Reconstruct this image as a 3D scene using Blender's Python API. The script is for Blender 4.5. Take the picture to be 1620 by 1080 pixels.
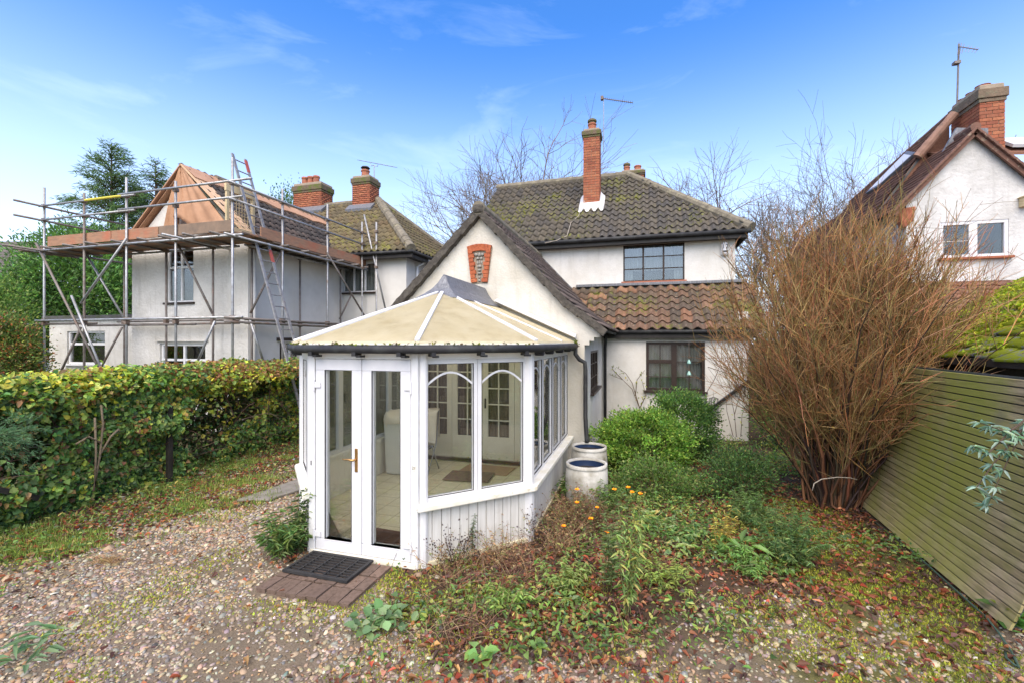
import bpy, bmesh, math, random
import numpy as np
from mathutils import Vector, Matrix

for _o in list(bpy.data.objects):
    bpy.data.objects.remove(_o, do_unlink=True)
scene = bpy.context.scene
COL = scene.collection
rnd = random.Random(11)
rng = np.random.default_rng(11)
R = math.radians

# ------------------------------------------------------------------ camera
TH = R(16.0); CT, ST = math.cos(TH), math.sin(TH); CH = 2.23; FP = 720.0
cd = bpy.data.cameras.new('camera'); cam = bpy.data.objects.new('camera', cd); COL.objects.link(cam)
cam.location = (0, 0, CH); cam.rotation_euler = (R(90), 0, TH)
cd.sensor_width = 36.0; cd.lens = 16.0; cd.clip_start = 0.05; cd.clip_end = 2000
scene.camera = cam

# ------------------------------------------------------------------ sky and sun
SUN_AZ = R(172); SUN_EL = R(54)          # azimuth clockwise from +Y
wd = bpy.data.worlds.new('World'); scene.world = wd; wd.use_nodes = True
nt = wd.node_tree; nt.nodes.clear()
out = nt.nodes.new('ShaderNodeOutputWorld'); bg = nt.nodes.new('ShaderNodeBackground')
sky = nt.nodes.new('ShaderNodeTexSky'); sky.sky_type = 'NISHITA'; sky.sun_disc = False
sky.sun_elevation = SUN_EL; sky.sun_rotation = SUN_AZ
sky.air_density = 1.0; sky.dust_density = 1.6; sky.ozone_density = 2.5; sky.altitude = 50
tc = nt.nodes.new('ShaderNodeTexCoord')
mp = nt.nodes.new('ShaderNodeMapping'); mp.inputs['Scale'].default_value = (1.6, 1.6, 5.0)
mp.inputs['Location'].default_value = (0.3, 0.9, 0.2)
nz = nt.nodes.new('ShaderNodeTexNoise'); nz.inputs['Scale'].default_value = 1.9; nz.inputs['Detail'].default_value = 6
nz.inputs['Roughness'].default_value = 0.6; nz.inputs['Distortion'].default_value = 0.6
cr = nt.nodes.new('ShaderNodeValToRGB'); cr.color_ramp.elements[0].position = 0.56; cr.color_ramp.elements[1].position = 1.0
cr.color_ramp.elements[0].color = (0, 0, 0, 1); cr.color_ramp.elements[1].color = (0.18, 0.18, 0.18, 1)
mx = nt.nodes.new('ShaderNodeMix'); mx.data_type = 'RGBA'
mx.inputs['B'].default_value = (7.2, 7.8, 8.6, 1)
gam = nt.nodes.new('ShaderNodeHueSaturation'); gam.inputs['Saturation'].default_value = 1.36; gam.inputs['Hue'].default_value = 0.509
nt.links.new(tc.outputs['Generated'], mp.inputs['Vector']); nt.links.new(mp.outputs['Vector'], nz.inputs['Vector'])
nt.links.new(nz.outputs['Fac'], cr.inputs['Fac']); nt.links.new(cr.outputs['Color'], mx.inputs['Factor'])
nt.links.new(sky.outputs['Color'], gam.inputs['Color']); nt.links.new(gam.outputs['Color'], mx.inputs['A'])
nt.links.new(mx.outputs['Result'], bg.inputs['Color']); bg.inputs['Strength'].default_value = 0.15
sx = nt.nodes.new('ShaderNodeSeparateXYZ'); nt.links.new(tc.outputs['Generated'], sx.inputs[0])
hr = nt.nodes.new('ShaderNodeValToRGB'); hr.color_ramp.interpolation = 'EASE'; hr.color_ramp.elements[0].position = 0.0; hr.color_ramp.elements[1].position = 0.58
hr.color_ramp.elements[0].color = (0.72, 0.72, 0.72, 1); hr.color_ramp.elements[1].color = (0, 0, 0, 1)
hm = nt.nodes.new('ShaderNodeMix'); hm.data_type = 'RGBA'; hm.inputs['B'].default_value = (4.2, 4.7, 5.35, 1)   # thin haze all round the horizon
nt.links.new(sx.outputs[2], hr.inputs['Fac']); nt.links.new(hr.outputs['Color'], hm.inputs['Factor'])
nt.links.new(mx.outputs['Result'], hm.inputs['A']); nt.links.new(hm.outputs['Result'], bg.inputs['Color'])
nt.links.new(bg.outputs[0], out.inputs[0])
sd = bpy.data.lights.new('sun', 'SUN'); sd.energy = 2.1; sd.angle = R(75); sd.color = (1.0, 0.86, 0.64)
sun = bpy.data.objects.new('sun', sd); COL.objects.link(sun)
sdir = Vector((math.sin(SUN_AZ) * math.cos(SUN_EL), math.cos(SUN_AZ) * math.cos(SUN_EL), math.sin(SUN_EL)))
sun.rotation_euler = sdir.to_track_quat('Z', 'Y').to_euler(); sun.location = (0, -10, 30)
scene.view_settings.view_transform = 'Standard'; scene.view_settings.look = 'None'
scene.view_settings.gamma = 1.0; scene.view_settings.use_curve_mapping = False
scene.view_settings.exposure = 1.25
scene.render.engine = 'CYCLES'
scene.cycles.max_bounces = 6; scene.cycles.diffuse_bounces = 3; scene.cycles.glossy_bounces = 3; scene.cycles.transmission_bounces = 4; scene.cycles.transparent_max_bounces = 16

# ------------------------------------------------------------------ surveying: photo bearings to places in the garden
def at(px, py, Y):
    X = (px - 810) / FP * Y
    return Vector((X * CT - Y * ST, X * ST + Y * CT, CH + (540 - py) / FP * Y))
def atz(px, py, z=0.0): return at(px, py, (CH - z) * FP / (py - 540))
def atv(px, py, v): return at(px, py, v / ((px - 810) / FP * ST + CT))
def atu(px, py, u): return at(px, py, u / ((px - 810) / FP * CT - ST))
def depth(p): return -p[0] * ST + p[1] * CT

# ------------------------------------------------------------------ helpers
W = {}
def link(o, parent=None, M=None):
    COL.objects.link(o)
    M = M or Matrix.Identity(4)
    if parent is not None:
        o.parent = parent; o.matrix_parent_inverse = W[parent].inverted()
    o.matrix_basis = M
    W[o] = M
    return o
def thing(name, label, cat, loc=(0, 0, 0), group=None):
    o = bpy.data.objects.new(name, None); o.empty_display_size = 0.2
    link(o, None, Matrix.Translation(loc)); tag(o, label, cat, group); return o
def tag(o, label=None, cat=None, group=None, kind=None):
    if label: o['label'] = label
    if cat: o['category'] = cat
    if group: o['group'] = group
    if kind: o['kind'] = kind
    return o
def piece(name, me, parent, M=None):
    return link(bpy.data.objects.new(name, me), parent, M)

class MB:
    """collects shapes; fr=(origin, along) maps local (a along wall, b up, c out of wall) to the place"""
    def __init__(s, fr=None): s.V = []; s.F = []; s.fr = fr
    def p(s, q):
        if s.fr is None: return Vector(q)
        O, A = s.fr; a, b, c = q
        return Vector((O[0] + a * A[0] + c * A[1], O[1] + a * A[1] - c * A[0], O[2] + b))
    def hexa(s, pts, loc=True):
        n = len(s.V); s.V += [s.p(q) if loc else Vector(q) for q in pts]
        s.F += [tuple(n + i for i in f) for f in ((0, 3, 2, 1), (4, 5, 6, 7), (0, 1, 5, 4), (1, 2, 6, 5), (2, 3, 7, 6), (3, 0, 4, 7))]
        return s
    def box(s, x0, x1, y0, y1, z0, z1):
        return s.hexa([(x0, y0, z0), (x1, y0, z0), (x1, y1, z0), (x0, y1, z0), (x0, y0, z1), (x1, y0, z1), (x1, y1, z1), (x0, y1, z1)])
    def bar(s, p, q, w, h, up=(0, 0, 1)):
        p = s.p(p); q = s.p(q); d = (q - p).normalized(); u = Vector(up)
        if abs(d.dot(u)) > .97: u = Vector((1, 0, 0))
        x = d.cross(u).normalized() * (w / 2); y = x.cross(d).normalized() * (h / 2)
        return s.hexa([p - x - y, p + x - y, p + x + y, p - x + y, q - x - y, q + x - y, q + x + y, q - x + y], False)
    def tube(s, pts, r, n=8, cap=True):
        P = [s.p(q) for q in pts]; K = len(P); rs = r if isinstance(r, (list, tuple)) else [r] * K
        b = len(s.V); ref = None
        for i in range(K):
            d = (P[min(i + 1, K - 1)] - P[max(i - 1, 0)])
            d = d.normalized() if d.length > 1e-9 else Vector((0, 0, 1))
            if ref is None: ref = Vector((0, 0, 1)) if abs(d.z) < .9 else Vector((1, 0, 0))
            x = d.cross(ref).normalized(); y = x.cross(d).normalized(); ref = y
            for k in range(n):
                a = 2 * math.pi * k / n
                s.V.append(P[i] + (x * math.cos(a) + y * math.sin(a)) * rs[i])
        for i in range(K - 1):
            for k in range(n):
                s.F.append((b + i * n + k, b + i * n + (k + 1) % n, b + (i + 1) * n + (k + 1) % n, b + (i + 1) * n + k))
        if cap:
            s.F.append(tuple(b + k for k in range(n))[::-1]); s.F.append(tuple(b + (K - 1) * n + k for k in range(n)))
        return s
    def lathe(s, c, prof, n=20, cap=False):
        c = s.p(c); b = len(s.V)
        for (r, z) in prof:
            for k in range(n):
                a = 2 * math.pi * k / n; s.V.append(c + Vector((r * math.cos(a), r * math.sin(a), z)))
        for i in range(len(prof) - 1):
            for k in range(n):
                s.F.append((b + i * n + k, b + i * n + (k + 1) % n, b + (i + 1) * n + (k + 1) % n, b + (i + 1) * n + k))
        if cap: s.F.append(tuple(b + (len(prof) - 1) * n + k for k in range(n)))
        return s
    def prism(s, pts, ext):
        """planar polygon (local points) pushed along ext (place vector)"""
        P = [s.p(q) for q in pts]; e = Vector(ext); b = len(s.V); n = len(P)
        s.V += P + [q + e for q in P]
        s.F.append(tuple(range(b, b + n))); s.F.append(tuple(range(b + 2 * n - 1, b + n - 1, -1)))
        for i in range(n):
            j = (i + 1) % n; s.F.append((b + i, b + j, b + n + j, b + n + i))
        return s
    def face(s, pts):
        b = len(s.V); s.V += [s.p(q) for q in pts]; s.F.append(tuple(range(b, b + len(pts)))); return s
    def mesh(s, name, mat, smooth=False, recalc=True):
        me = bpy.data.meshes.new(name); me.from_pydata([tuple(v) for v in s.V], [], s.F)
        if recalc:
            bm = bmesh.new(); bm.from_mesh(me); bmesh.ops.recalc_face_normals(bm, faces=bm.faces[:]); bm.to_mesh(me); bm.free()
        if mat: me.materials.append(mat)
        if smooth: me.polygons.foreach_set('use_smooth', [True] * len(me.polygons))
        me.update(); return me
    def build(s, name, mat, parent=None, smooth=False, bevel=0, recalc=True):
        o = piece(name, s.mesh(name, mat, smooth, recalc), parent)
        if bevel:
            m = o.modifiers.new('bevel', 'BEVEL'); m.width = bevel; m.segments = 2; m.limit_method = 'ANGLE'; m.angle_limit = R(40)
        return o

def npmesh(name, V, F, mat, col=None, smooth=False):
    me = bpy.data.meshes.new(name); V = np.asarray(V, np.float32).reshape(-1, 3); F = np.asarray(F, np.int32)
    me.vertices.add(len(V)); me.vertices.foreach_set('co', V.ravel())
    me.loops.add(F.size); me.loops.foreach_set('vertex_index', F.ravel())
    me.polygons.add(len(F)); me.polygons.foreach_set('loop_start', np.arange(len(F), dtype=np.int32) * F.shape[1])
    if smooth: me.polygons.foreach_set('use_smooth', np.ones(len(F), bool))
    me.update(calc_edges=True)
    if col is not None:
        c = np.ones((len(V), 4), np.float32); c[:, :3] = col
        a = me.color_attributes.new('col', 'FLOAT_COLOR', 'POINT'); a.data.foreach_set('color', c.ravel())
    if mat: me.materials.append(mat)
    return me

def unit(a): return a / np.maximum(np.linalg.norm(a, axis=-1, keepdims=True), 1e-9)
def leafmesh(P, D, N, L, Wd, col, fold=.25, bend=.15, tipw=.6):
    """hex leaves: P base, D pointing direction, N facing; two quads each"""
    P = np.asarray(P, float); n = len(P); D = unit(np.asarray(D, float)); N = np.asarray(N, float)
    S = unit(np.cross(D, N)); N = np.cross(S, D)
    L = np.broadcast_to(np.asarray(L, float), (n,))[:, None]; Wd = np.broadcast_to(np.asarray(Wd, float), (n,))[:, None]
    b = P; m1 = P + D * L * .33; m2 = P + D * L * .70 - N * L * bend * .5; tip = P + D * L - N * L * bend
    up = N * Wd * fold
    V = np.stack([b, m1 + S * Wd * .5 + up, m2 + S * Wd * .5 * tipw + up, tip, m2 - S * Wd * .5 * tipw + up, m1 - S * Wd * .5 + up], 1)
    i = np.arange(n)[:, None] * 6
    F = np.concatenate([i + np.array([[0, 3, 2, 1]]), i + np.array([[0, 5, 4, 3]])], 0)
    c = np.repeat(np.broadcast_to(np.asarray(col, float), (n, 3)), 6, 0)
    return V.reshape(-1, 3), F, c
def twigmesh(paths, r0, r1, col, sides=3):
    paths = np.asarray(paths, float); n, K, _ = paths.shape
    r0 = np.broadcast_to(np.asarray(r0, float), (n,)); r1 = np.broadcast_to(np.asarray(r1, float), (n,))
    d = unit(np.gradient(paths, axis=1)); ref = np.tile(np.array([0.31, 0.77, 0.2]), (n, K, 1))
    x = unit(np.cross(d, ref)); y = np.cross(d, x)
    t = np.linspace(0, 1, K)[None, :, None]; r = r0[:, None, None] * (1 - t) + r1[:, None, None] * t
    V = np.stack([paths + (x * math.cos(2 * math.pi * k / sides) + y * math.sin(2 * math.pi * k / sides)) * r for k in range(sides)], 2)
    base = (np.arange(n) * K * sides)[:, None, None]
    a = base + (np.arange(K - 1) * sides)[None, :, None] + np.arange(sides)[None, None, :]
    b = base + (np.arange(K - 1) * sides)[None, :, None] + ((np.arange(sides) + 1) % sides)[None, None, :]
    F = np.stack([a, b, b + sides, a + sides], -1).reshape(-1, 4)
    c = np.repeat(np.broadcast_to(np.asarray(col, float), (n, 3)), K * sides, 0)
    return V.reshape(-1, 3), F, c
def merge(parts):
    Vs, Fs, Cs, o = [], [], [], 0
    for V, F, c in parts:
        Vs.append(V); Fs.append(F + o); Cs.append(c); o += len(V)
    return np.concatenate(Vs), np.concatenate(Fs), np.concatenate(Cs)
_lat = rng.random((64, 64, 64))
def noise2(x, y, k=0):
    x = np.asarray(x, float); y = np.asarray(y, float)
    xi = np.floor(x).astype(int); yi = np.floor(y).astype(int); fx = x - xi; fy = y - yi
    fx = fx * fx * (3 - 2 * fx); fy = fy * fy * (3 - 2 * fy); L = _lat[k % 64]
    g = lambda a, b: L[a % 64, b % 64]
    return (g(xi, yi) * (1 - fx) + g(xi + 1, yi) * fx) * (1 - fy) + (g(xi, yi + 1) * (1 - fx) + g(xi + 1, yi + 1) * fx) * fy
def fbm(x, y, sc=1.0, k=0, oct=4):
    s = 0; a = .5; t = 0
    for i in range(oct):
        s = s + a * noise2(x * sc, y * sc, k + i); t += a; a *= .5; sc *= 2.03
    return s / t
def pick(cols, n, w=None):
    cols = np.asarray(cols, float)
    return cols[rng.choice(len(cols), n, p=None if w is None else np.asarray(w) / np.sum(w))]
def jit(c, amt=.15): return np.clip(c * (1 + rng.normal(0, amt, (len(c), 1))) * (1 + rng.normal(0, amt * .4, c.shape)), 0.003, .9)
def sstep(e0, e1, x):
    t = np.clip((x - e0) / (e1 - e0), 0, 1); return t * t * (3 - 2 * t)

# ------------------------------------------------------------------ materials
class NT:
    def __init__(s, name):
        s.m = bpy.data.materials.new(name); s.m.use_nodes = True; s.t = s.m.node_tree
        s.b = s.t.nodes['Principled BSDF']; s.o = s.t.nodes['Material Output']
        g = s.t.nodes.new('ShaderNodeNewGeometry'); s.pos = g.outputs['Position']
    def n(s, ty, **kw):
        x = s.t.nodes.new(ty)
        for k, v in kw.items(): setattr(x, k, v)
        return x
    def l(s, a, b): s.t.links.new(a, b)
    def noise(s, scale, detail=4, rough=.55, stretch=None, vec=None, dist=0):
        x = s.n('ShaderNodeTexNoise'); x.inputs['Scale'].default_value = scale; x.inputs['Detail'].default_value = detail
        x.inputs['Roughness'].default_value = rough; x.inputs['Distortion'].default_value = dist
        v = vec or s.pos
        if stretch:
            mp_ = s.n('ShaderNodeMapping'); mp_.inputs['Scale'].default_value = stretch; s.l(v, mp_.inputs['Vector']); v = mp_.outputs['Vector']
        s.l(v, x.inputs['Vector']); return x.outputs['Fac']
    def ramp(s, f, lo, hi, c0=(0, 0, 0, 1), c1=(1, 1, 1, 1)):
        x = s.n('ShaderNodeValToRGB'); e = x.color_ramp.elements; e[0].position = lo; e[1].position = hi
        e[0].color = c0; e[1].color = c1; s.l(f, x.inputs['Fac']); return x.outputs['Color']
    def mix(s, f, a, b, mode='MIX'):
        x = s.n('ShaderNodeMix'); x.data_type = 'RGBA'; x.blend_type = mode
        for i, v in (('Factor', f), ('A', a), ('B', b)):
            sk = x.inputs[i]
            if isinstance(v, (int, float)): sk.default_value = v
            elif isinstance(v, (tuple, list)): sk.default_value = tuple(v) + ((1,) if len(v) == 3 else ())
            else: s.l(v, sk)
        return x.outputs['Result']
    def bump(s, h, strength, dist=.01):
        x = s.n('ShaderNodeBump'); x.inputs['Strength'].default_value = strength; x.inputs['Distance'].default_value = dist
        s.l(h, x.inputs['Height']); s.l(x.outputs['Normal'], s.b.inputs['Normal'])
    def done(s, col, rough=.8, metal=0, spec=.3):
        if isinstance(col, (tuple, list)): s.b.inputs['Base Color'].default_value = tuple(col) + ((1,) if len(col) == 3 else ())
        else: s.l(col, s.b.inputs['Base Color'])
        if isinstance(rough, (int, float)): s.b.inputs['Roughness'].default_value = rough
        else: s.l(rough, s.b.inputs['Roughness'])
        s.b.inputs['Metallic'].default_value = metal; s.b.inputs['Specular IOR Level'].default_value = spec
        return s.m

def simple(name, c1, c2=None, scale=6, lo=.35, hi=.7, rough=.7, metal=0, bump=0, bscale=40, bdist=.005, stretch=None, spec=.3, dirt=None, dscale=1.2, dlo=.5, dhi=.8):
    k = NT(name); c2 = c2 or tuple(x * .8 for x in c1)
    col = k.mix(k.ramp(k.noise(scale, stretch=stretch), lo, hi), c1, c2)
    if dirt: col = k.mix(k.ramp(k.noise(dscale, 6, .65), dlo, dhi), col, dirt)
    if bump: k.bump(k.noise(bscale, 5, .6, stretch=stretch), bump, bdist)
    return k.done(col, rough, metal, spec)

M = {}
def render_mat(name, base, dirt, bump, bscale, streak=.5):
    k = NT(name)
    c = k.mix(k.ramp(k.noise(1.1, 7, .7), .36, .70), base, dirt)
    c = k.mix(k.ramp(k.noise(2.2, 5, .6, stretch=(3, 3, .35)), .55, .8, c1=(streak, streak, streak, 1)), c, tuple(x * .78 for x in dirt))
    c = k.mix(k.ramp(k.noise(11, 6, .75), .48, .68, c1=(.55, .55, .55, 1)), c, tuple(x * .82 for x in base))
    k.bump(k.noise(bscale, 6, .62), bump, .02)
    return k.done(c, .92, 0, .15)
M['render'] = render_mat('white_render', (.70, .685, .64), (.56, .53, .46), .35, 22)
M['render_gable'] = render_mat('cream_roughcast', (.66, .63, .56), (.50, .465, .38), .5, 26, .7)
M['rough'] = render_mat('grey_white_roughcast', (.66, .645, .605), (.47, .45, .40), .9, 15, .7)
M['roughR'] = render_mat('patchy_roughcast', (.70, .69, .67), (.43, .42, .39), 1.0, 13, .5)
def brickpaint():
    k = NT('painted_brickwork'); br = k.n('ShaderNodeTexBrick'); br.inputs['Scale'].default_value = 1.0
    br.inputs['Brick Width'].default_value = .225; br.inputs['Row Height'].default_value = .075; br.inputs['Mortar Size'].default_value = .008
    sep = k.n('ShaderNodeSeparateXYZ'); k.l(k.pos, sep.inputs[0]); add = k.n('ShaderNodeMath'); add.operation = 'ADD'
    k.l(sep.outputs[0], add.inputs[0]); k.l(sep.outputs[1], add.inputs[1]); cb = k.n('ShaderNodeCombineXYZ')
    k.l(add.outputs[0], cb.inputs[0]); k.l(sep.outputs[2], cb.inputs[1]); k.l(cb.outputs[0], br.inputs['Vector'])
    c = k.mix(k.ramp(k.noise(.9, 6, .65), .4, .78), (.68, .665, .625), (.54, .52, .47))
    k.bump(br.outputs['Fac'], -.25, .01); return k.done(c, .9, 0, .15)
M['pbrick'] = brickpaint()
M['upvc'] = simple('white_upvc', (.70, .70, .70), (.64, .64, .63), 9, .4, .8, .35, spec=.4, dirt=(.62, .58, .47), dscale=3.2, dlo=.6, dhi=.85)
M['upvc_clean'] = simple('white_door_upvc', (.68, .68, .69), (.63, .63, .645), 9, rough=.35, spec=.4)
M['sillw'] = simple('grimy_white_sill', (.80, .78, .70), (.72, .68, .54), 5, .4, .7, .45, dirt=(.50, .42, .22), dscale=9, dlo=.58, dhi=.78)
M['clad'] = simple('weathered_white_cladding', (.66, .65, .61), (.56, .54, .49), 3.5, .35, .7, .6, bump=.15, stretch=(8, 8, .8), dirt=(.38, .36, .30), dscale=2.4, dlo=.55, dhi=.85)
M['cream'] = simple('cream_painted_wood', (.80, .77, .62), (.75, .71, .56), 4, rough=.5)
M['black'] = simple('black_paint', (.022, .019, .017), (.04, .035, .03), 8, rough=.5, bump=.1)
M['blackp'] = simple('black_plastic', (.02, .02, .022), (.035, .035, .036), 6, rough=.6, dirt=(.07, .075, .07), dscale=4)
M['brownw'] = simple('dark_stained_frame', (.030, .020, .016), (.045, .03, .022), 12, rough=.45)
M['lead'] = simple('grey_lead', (.20, .205, .22), (.12, .125, .135), 7, .35, .65, .55, metal=.25, bump=.2, bscale=12, stretch=(5, 5, 1), dirt=(.38, .38, .38), dscale=9, dlo=.6, dhi=.75)
M['flash'] = simple('pale_mortar_flashing', (.55, .55, .55), (.68, .67, .65), 8, rough=.7, bump=.2)
M['steel'] = simple('galvanised_tube', (.40, .41, .42), (.26, .255, .245), 9, .35, .7, .45, metal=.55, dirt=(.20, .13, .085), dscale=3.5, dlo=.62, dhi=.8)
M['steelold'] = simple('rusty_scaffold_tube', (.22, .20, .185), (.15, .125, .105), 9, .35, .7, .6, metal=.3, dirt=(.19, .09, .05), dscale=4, dlo=.55, dhi=.8)
M['coupler'] = simple('rusty_coupler', (.15, .10, .07), (.25, .21, .18), 20, rough=.7, metal=.3)
M['board'] = simple('scaffold_board_wood', (.36, .20, .12), (.25, .15, .095), 5, .35, .7, .8, bump=.25, bscale=18, stretch=(1, 1, 6), dirt=(.40, .13, .07), dscale=1.6, dlo=.5, dhi=.7)
M['board2'] = simple('grey_scaffold_board', (.24, .17, .12), (.16, .12, .09), 5, .35, .7, .85, bump=.25, bscale=18)
M['membrane'] = simple('brown_roof_membrane', (.46, .27, .165), (.36, .20, .115), 3, .35, .7, .75, bump=.35, bscale=9, bdist=.02)
M['batten'] = simple('fresh_timber', (.62, .42, .26), (.52, .34, .2), 6, rough=.75)
M['ladder'] = simple('ladder_metal', (.35, .34, .33), (.22, .21, .20), 14, rough=.5, metal=.4, dirt=(.22, .12, .08), dscale=6, dlo=.58, dhi=.75)
M['redpaint'] = simple('faded_red_paint', (.40, .08, .06), (.3, .1, .08), 20, rough=.6)
M['terracotta'] = simple('terracotta_pot', (.40, .155, .09), (.28, .10, .06), 9, rough=.85, dirt=(.12, .08, .06), dscale=5, dlo=.5, dhi=.75)
M['concrete'] = simple('weathered_concrete', (.25, .23, .20), (.18, .165, .14), 6, rough=.9, bump=.3, bscale=30, dirt=(.13, .15, .06), dscale=3, dlo=.5, dhi=.75)
M['capmoss'] = simple('mossy_brick_cap', (.16, .115, .08), (.11, .09, .06), 8, rough=.95, bump=.6, bscale=25, bdist=.02, dirt=(.10, .13, .025), dscale=5, dlo=.45, dhi=.65)
M['mortar'] = simple('lime_mortar', (.34, .28, .21), (.26, .21, .16), 12, rough=.95)
M['hiproll'] = simple('lichened_ridge_tile', (.20, .175, .13), (.13, .115, .085), 7, rough=.92, bump=.4, bscale=25, dirt=(.30, .27, .18), dscale=6, dlo=.52, dhi=.72)
M['hipred'] = simple('red_ridge_tile', (.19, .10, .072), (.125, .07, .052), 7, rough=.9, bump=.3, bscale=25, dirt=(.42, .36, .26), dscale=8, dlo=.58, dhi=.75)
M['verge'] = simple('dark_mossy_verge', (.06, .053, .045), (.11, .098, .082), 14, .4, .7, .95, bump=.7, bscale=22, bdist=.03, dirt=(.13, .12, .09), dscale=9, dlo=.58, dhi=.75)
M['gold'] = simple('brass_handle', (.55, .32, .12), (.45, .25, .09), 20, rough=.3, metal=.9)
M['white_cloth'] = simple('cream_cloth', (.80, .73, .60), (.74, .66, .52), 6, rough=.9, bump=.2, bscale=14, bdist=.02)
M['binwhite'] = simple('white_laundry_bin', (.70, .71, .66), (.66, .66, .60), 5, rough=.5)
M['vinyl'] = None
M['net'] = None
M['barrel'] = simple('white_plastic_barrel', (.56, .55, .51), (.44, .43, .38), 5, rough=.6, dirt=(.22, .20, .15), dscale=3, dlo=.44, dhi=.7)
M['barrelblue'] = simple('blue_barrel_inside', (.012, .025, .06), (.02, .04, .10), 5, rough=.4)
M['water'] = simple('dark_water', (.03, .025, .02), (.05, .04, .03), 4, rough=.5, spec=.2)
M['rubber'] = simple('black_rubber', (.022, .022, .023), (.04, .038, .036), 12, rough=.75)
M['matbrown'] = simple('brown_doormat', (.13, .065, .04), (.10, .05, .03), 60, rough=1, bump=.5, bscale=150)
M['mattan'] = simple('tan_rug', (.42, .28, .19), (.36, .24, .17), 40, rough=1, bump=.3, bscale=120)
M['matgrey'] = simple('grey_brown_rug', (.24, .17, .13), (.20, .14, .11), 40, rough=1, bump=.3, bscale=120)
M['chrome'] = simple('grey_metal_frame', (.40, .41, .43), (.33, .34, .35), 9, rough=.35, metal=.7)
M['greyfab'] = simple('grey_fabric', (.15, .15, .16), (.11, .11, .12), 20, rough=.9)
M['greenglass'] = simple('green_glass', (.30, .52, .45), (.22, .42, .36), 9, rough=.1, spec=.6)
M['hose'] = simple('green_hose', (.07, .115, .085), (.05, .085, .06), 7, rough=.4)
M['string'] = simple('pale_string', (.42, .37, .30), None, 9, rough=.8)
M['ink'] = simple('dark_lettering', (.03, .03, .035), None, 9, rough=.6)
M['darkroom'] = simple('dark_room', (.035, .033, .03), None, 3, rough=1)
M['felt'] = simple('roofing_felt', (.10, .10, .10), (.06, .06, .055), 5, rough=.95, dirt=(.06, .08, .02), dscale=3)
M['yellowtape'] = simple('yellow_tape', (.65, .58, .08), None, 9, rough=.6)
M['sawn'] = simple('pale_sawn_timber', (.62, .50, .30), (.52, .42, .24), 6, rough=.8)

def glass_mat(name, tint, refl, rough=.0):
    k = NT(name); k.t.nodes.remove(k.b)
    tr = k.n('ShaderNodeBsdfTransparent'); tr.inputs[0].default_value = tint + (1,)
    gl = k.n('ShaderNodeBsdfGlossy'); gl.inputs['Roughness'].default_value = rough; gl.inputs['Color'].default_value = (1, 1, 1, 1)
    fr = k.n('ShaderNodeFresnel'); fr.inputs['IOR'].default_value = 1.5
    ml = k.n('ShaderNodeMath'); ml.operation = 'MULTIPLY_ADD'; ml.inputs[1].default_value = .9; ml.inputs[2].default_value = refl
    k.l(fr.outputs[0], ml.inputs[0]); ms = k.n('ShaderNodeMixShader'); k.l(ml.outputs[0], ms.inputs[0])
    k.l(tr.outputs[0], ms.inputs[1]); k.l(gl.outputs[0], ms.inputs[2]); k.l(ms.outputs[0], k.o.inputs[0]); return k.m
M['glass'] = glass_mat('window_glass', (.94, .96, .95), .03)
M['glassR'] = glass_mat('reflective_glass', (.85, .88, .88), .07)

def cloth_mat(name, c1, c2, waves, trans=.4):
    k = NT(name); sep = k.n('ShaderNodeSeparateXYZ'); k.l(k.pos, sep.inputs[0])
    c = k.mix(k.ramp(k.noise(9, 4, .5, stretch=(waves, waves, .12)), .35, .68), c1, c2)
    k.bump(k.noise(9, 3, .5, stretch=(waves, waves, .12)), .4, .02); return k.done(c, .95, 0, .1)
M['curtain_brown'] = cloth_mat('brown_curtain', (.23, .17, .125), (.135, .097, .07), 3.0)
M['net'] = cloth_mat('net_curtain', (.52, .52, .48), (.36, .36, .33), 2.5)
M['netgrey'] = cloth_mat('grey_net_curtain', (.33, .33, .31), (.19, .19, .18), 2.5)
M['blind'] = simple('pale_roller_blind', (.30, .31, .31), (.24, .25, .25), 3, rough=.9)

def polycarb():
    k = NT('algae_stained_polycarbonate'); sep = None
    c = k.mix(k.ramp(k.noise(2.6, 8, .74), .36, .66), (.76, .68, .48), (.62, .53, .33))
    c = k.mix(k.ramp(k.noise(6, 7, .75), .48, .72, c1=(.85, .85, .85, 1)), c, (.40, .31, .14))
    k.done(c, .55, 0, .3)
    tl = k.n('ShaderNodeBsdfTranslucent'); tl.inputs[0].default_value = (.98, .95, .84, 1); ms = k.n('ShaderNodeMixShader'); ms.inputs[0].default_value = .66
    k.l(k.b.outputs[0], ms.inputs[1]); k.l(tl.outputs[0], ms.inputs[2]); k.l(ms.outputs[0], k.o.inputs[0]); return k.m
M['poly'] = polycarb()
def vinyl():
    k = NT('cream_vinyl_floor')
    c = k.mix(k.ramp(k.noise(5, 5, .6), .35, .7), (.78, .72, .52), (.68, .61, .40))
    ch = k.n('ShaderNodeTexBrick'); ch.inputs['Scale'].default_value = 1; ch.inputs['Brick Width'].default_value = .3; ch.inputs['Row Height'].default_value = .3
    ch.inputs['Mortar Size'].default_value = .006; ch.offset = 0; k.l(k.pos, ch.inputs['Vector'])
    c = k.mix(ch.outputs['Fac'], c, (.42, .37, .22)); return k.done(c, .35, 0, .4)
M['vinyl'] = vinyl()

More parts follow.
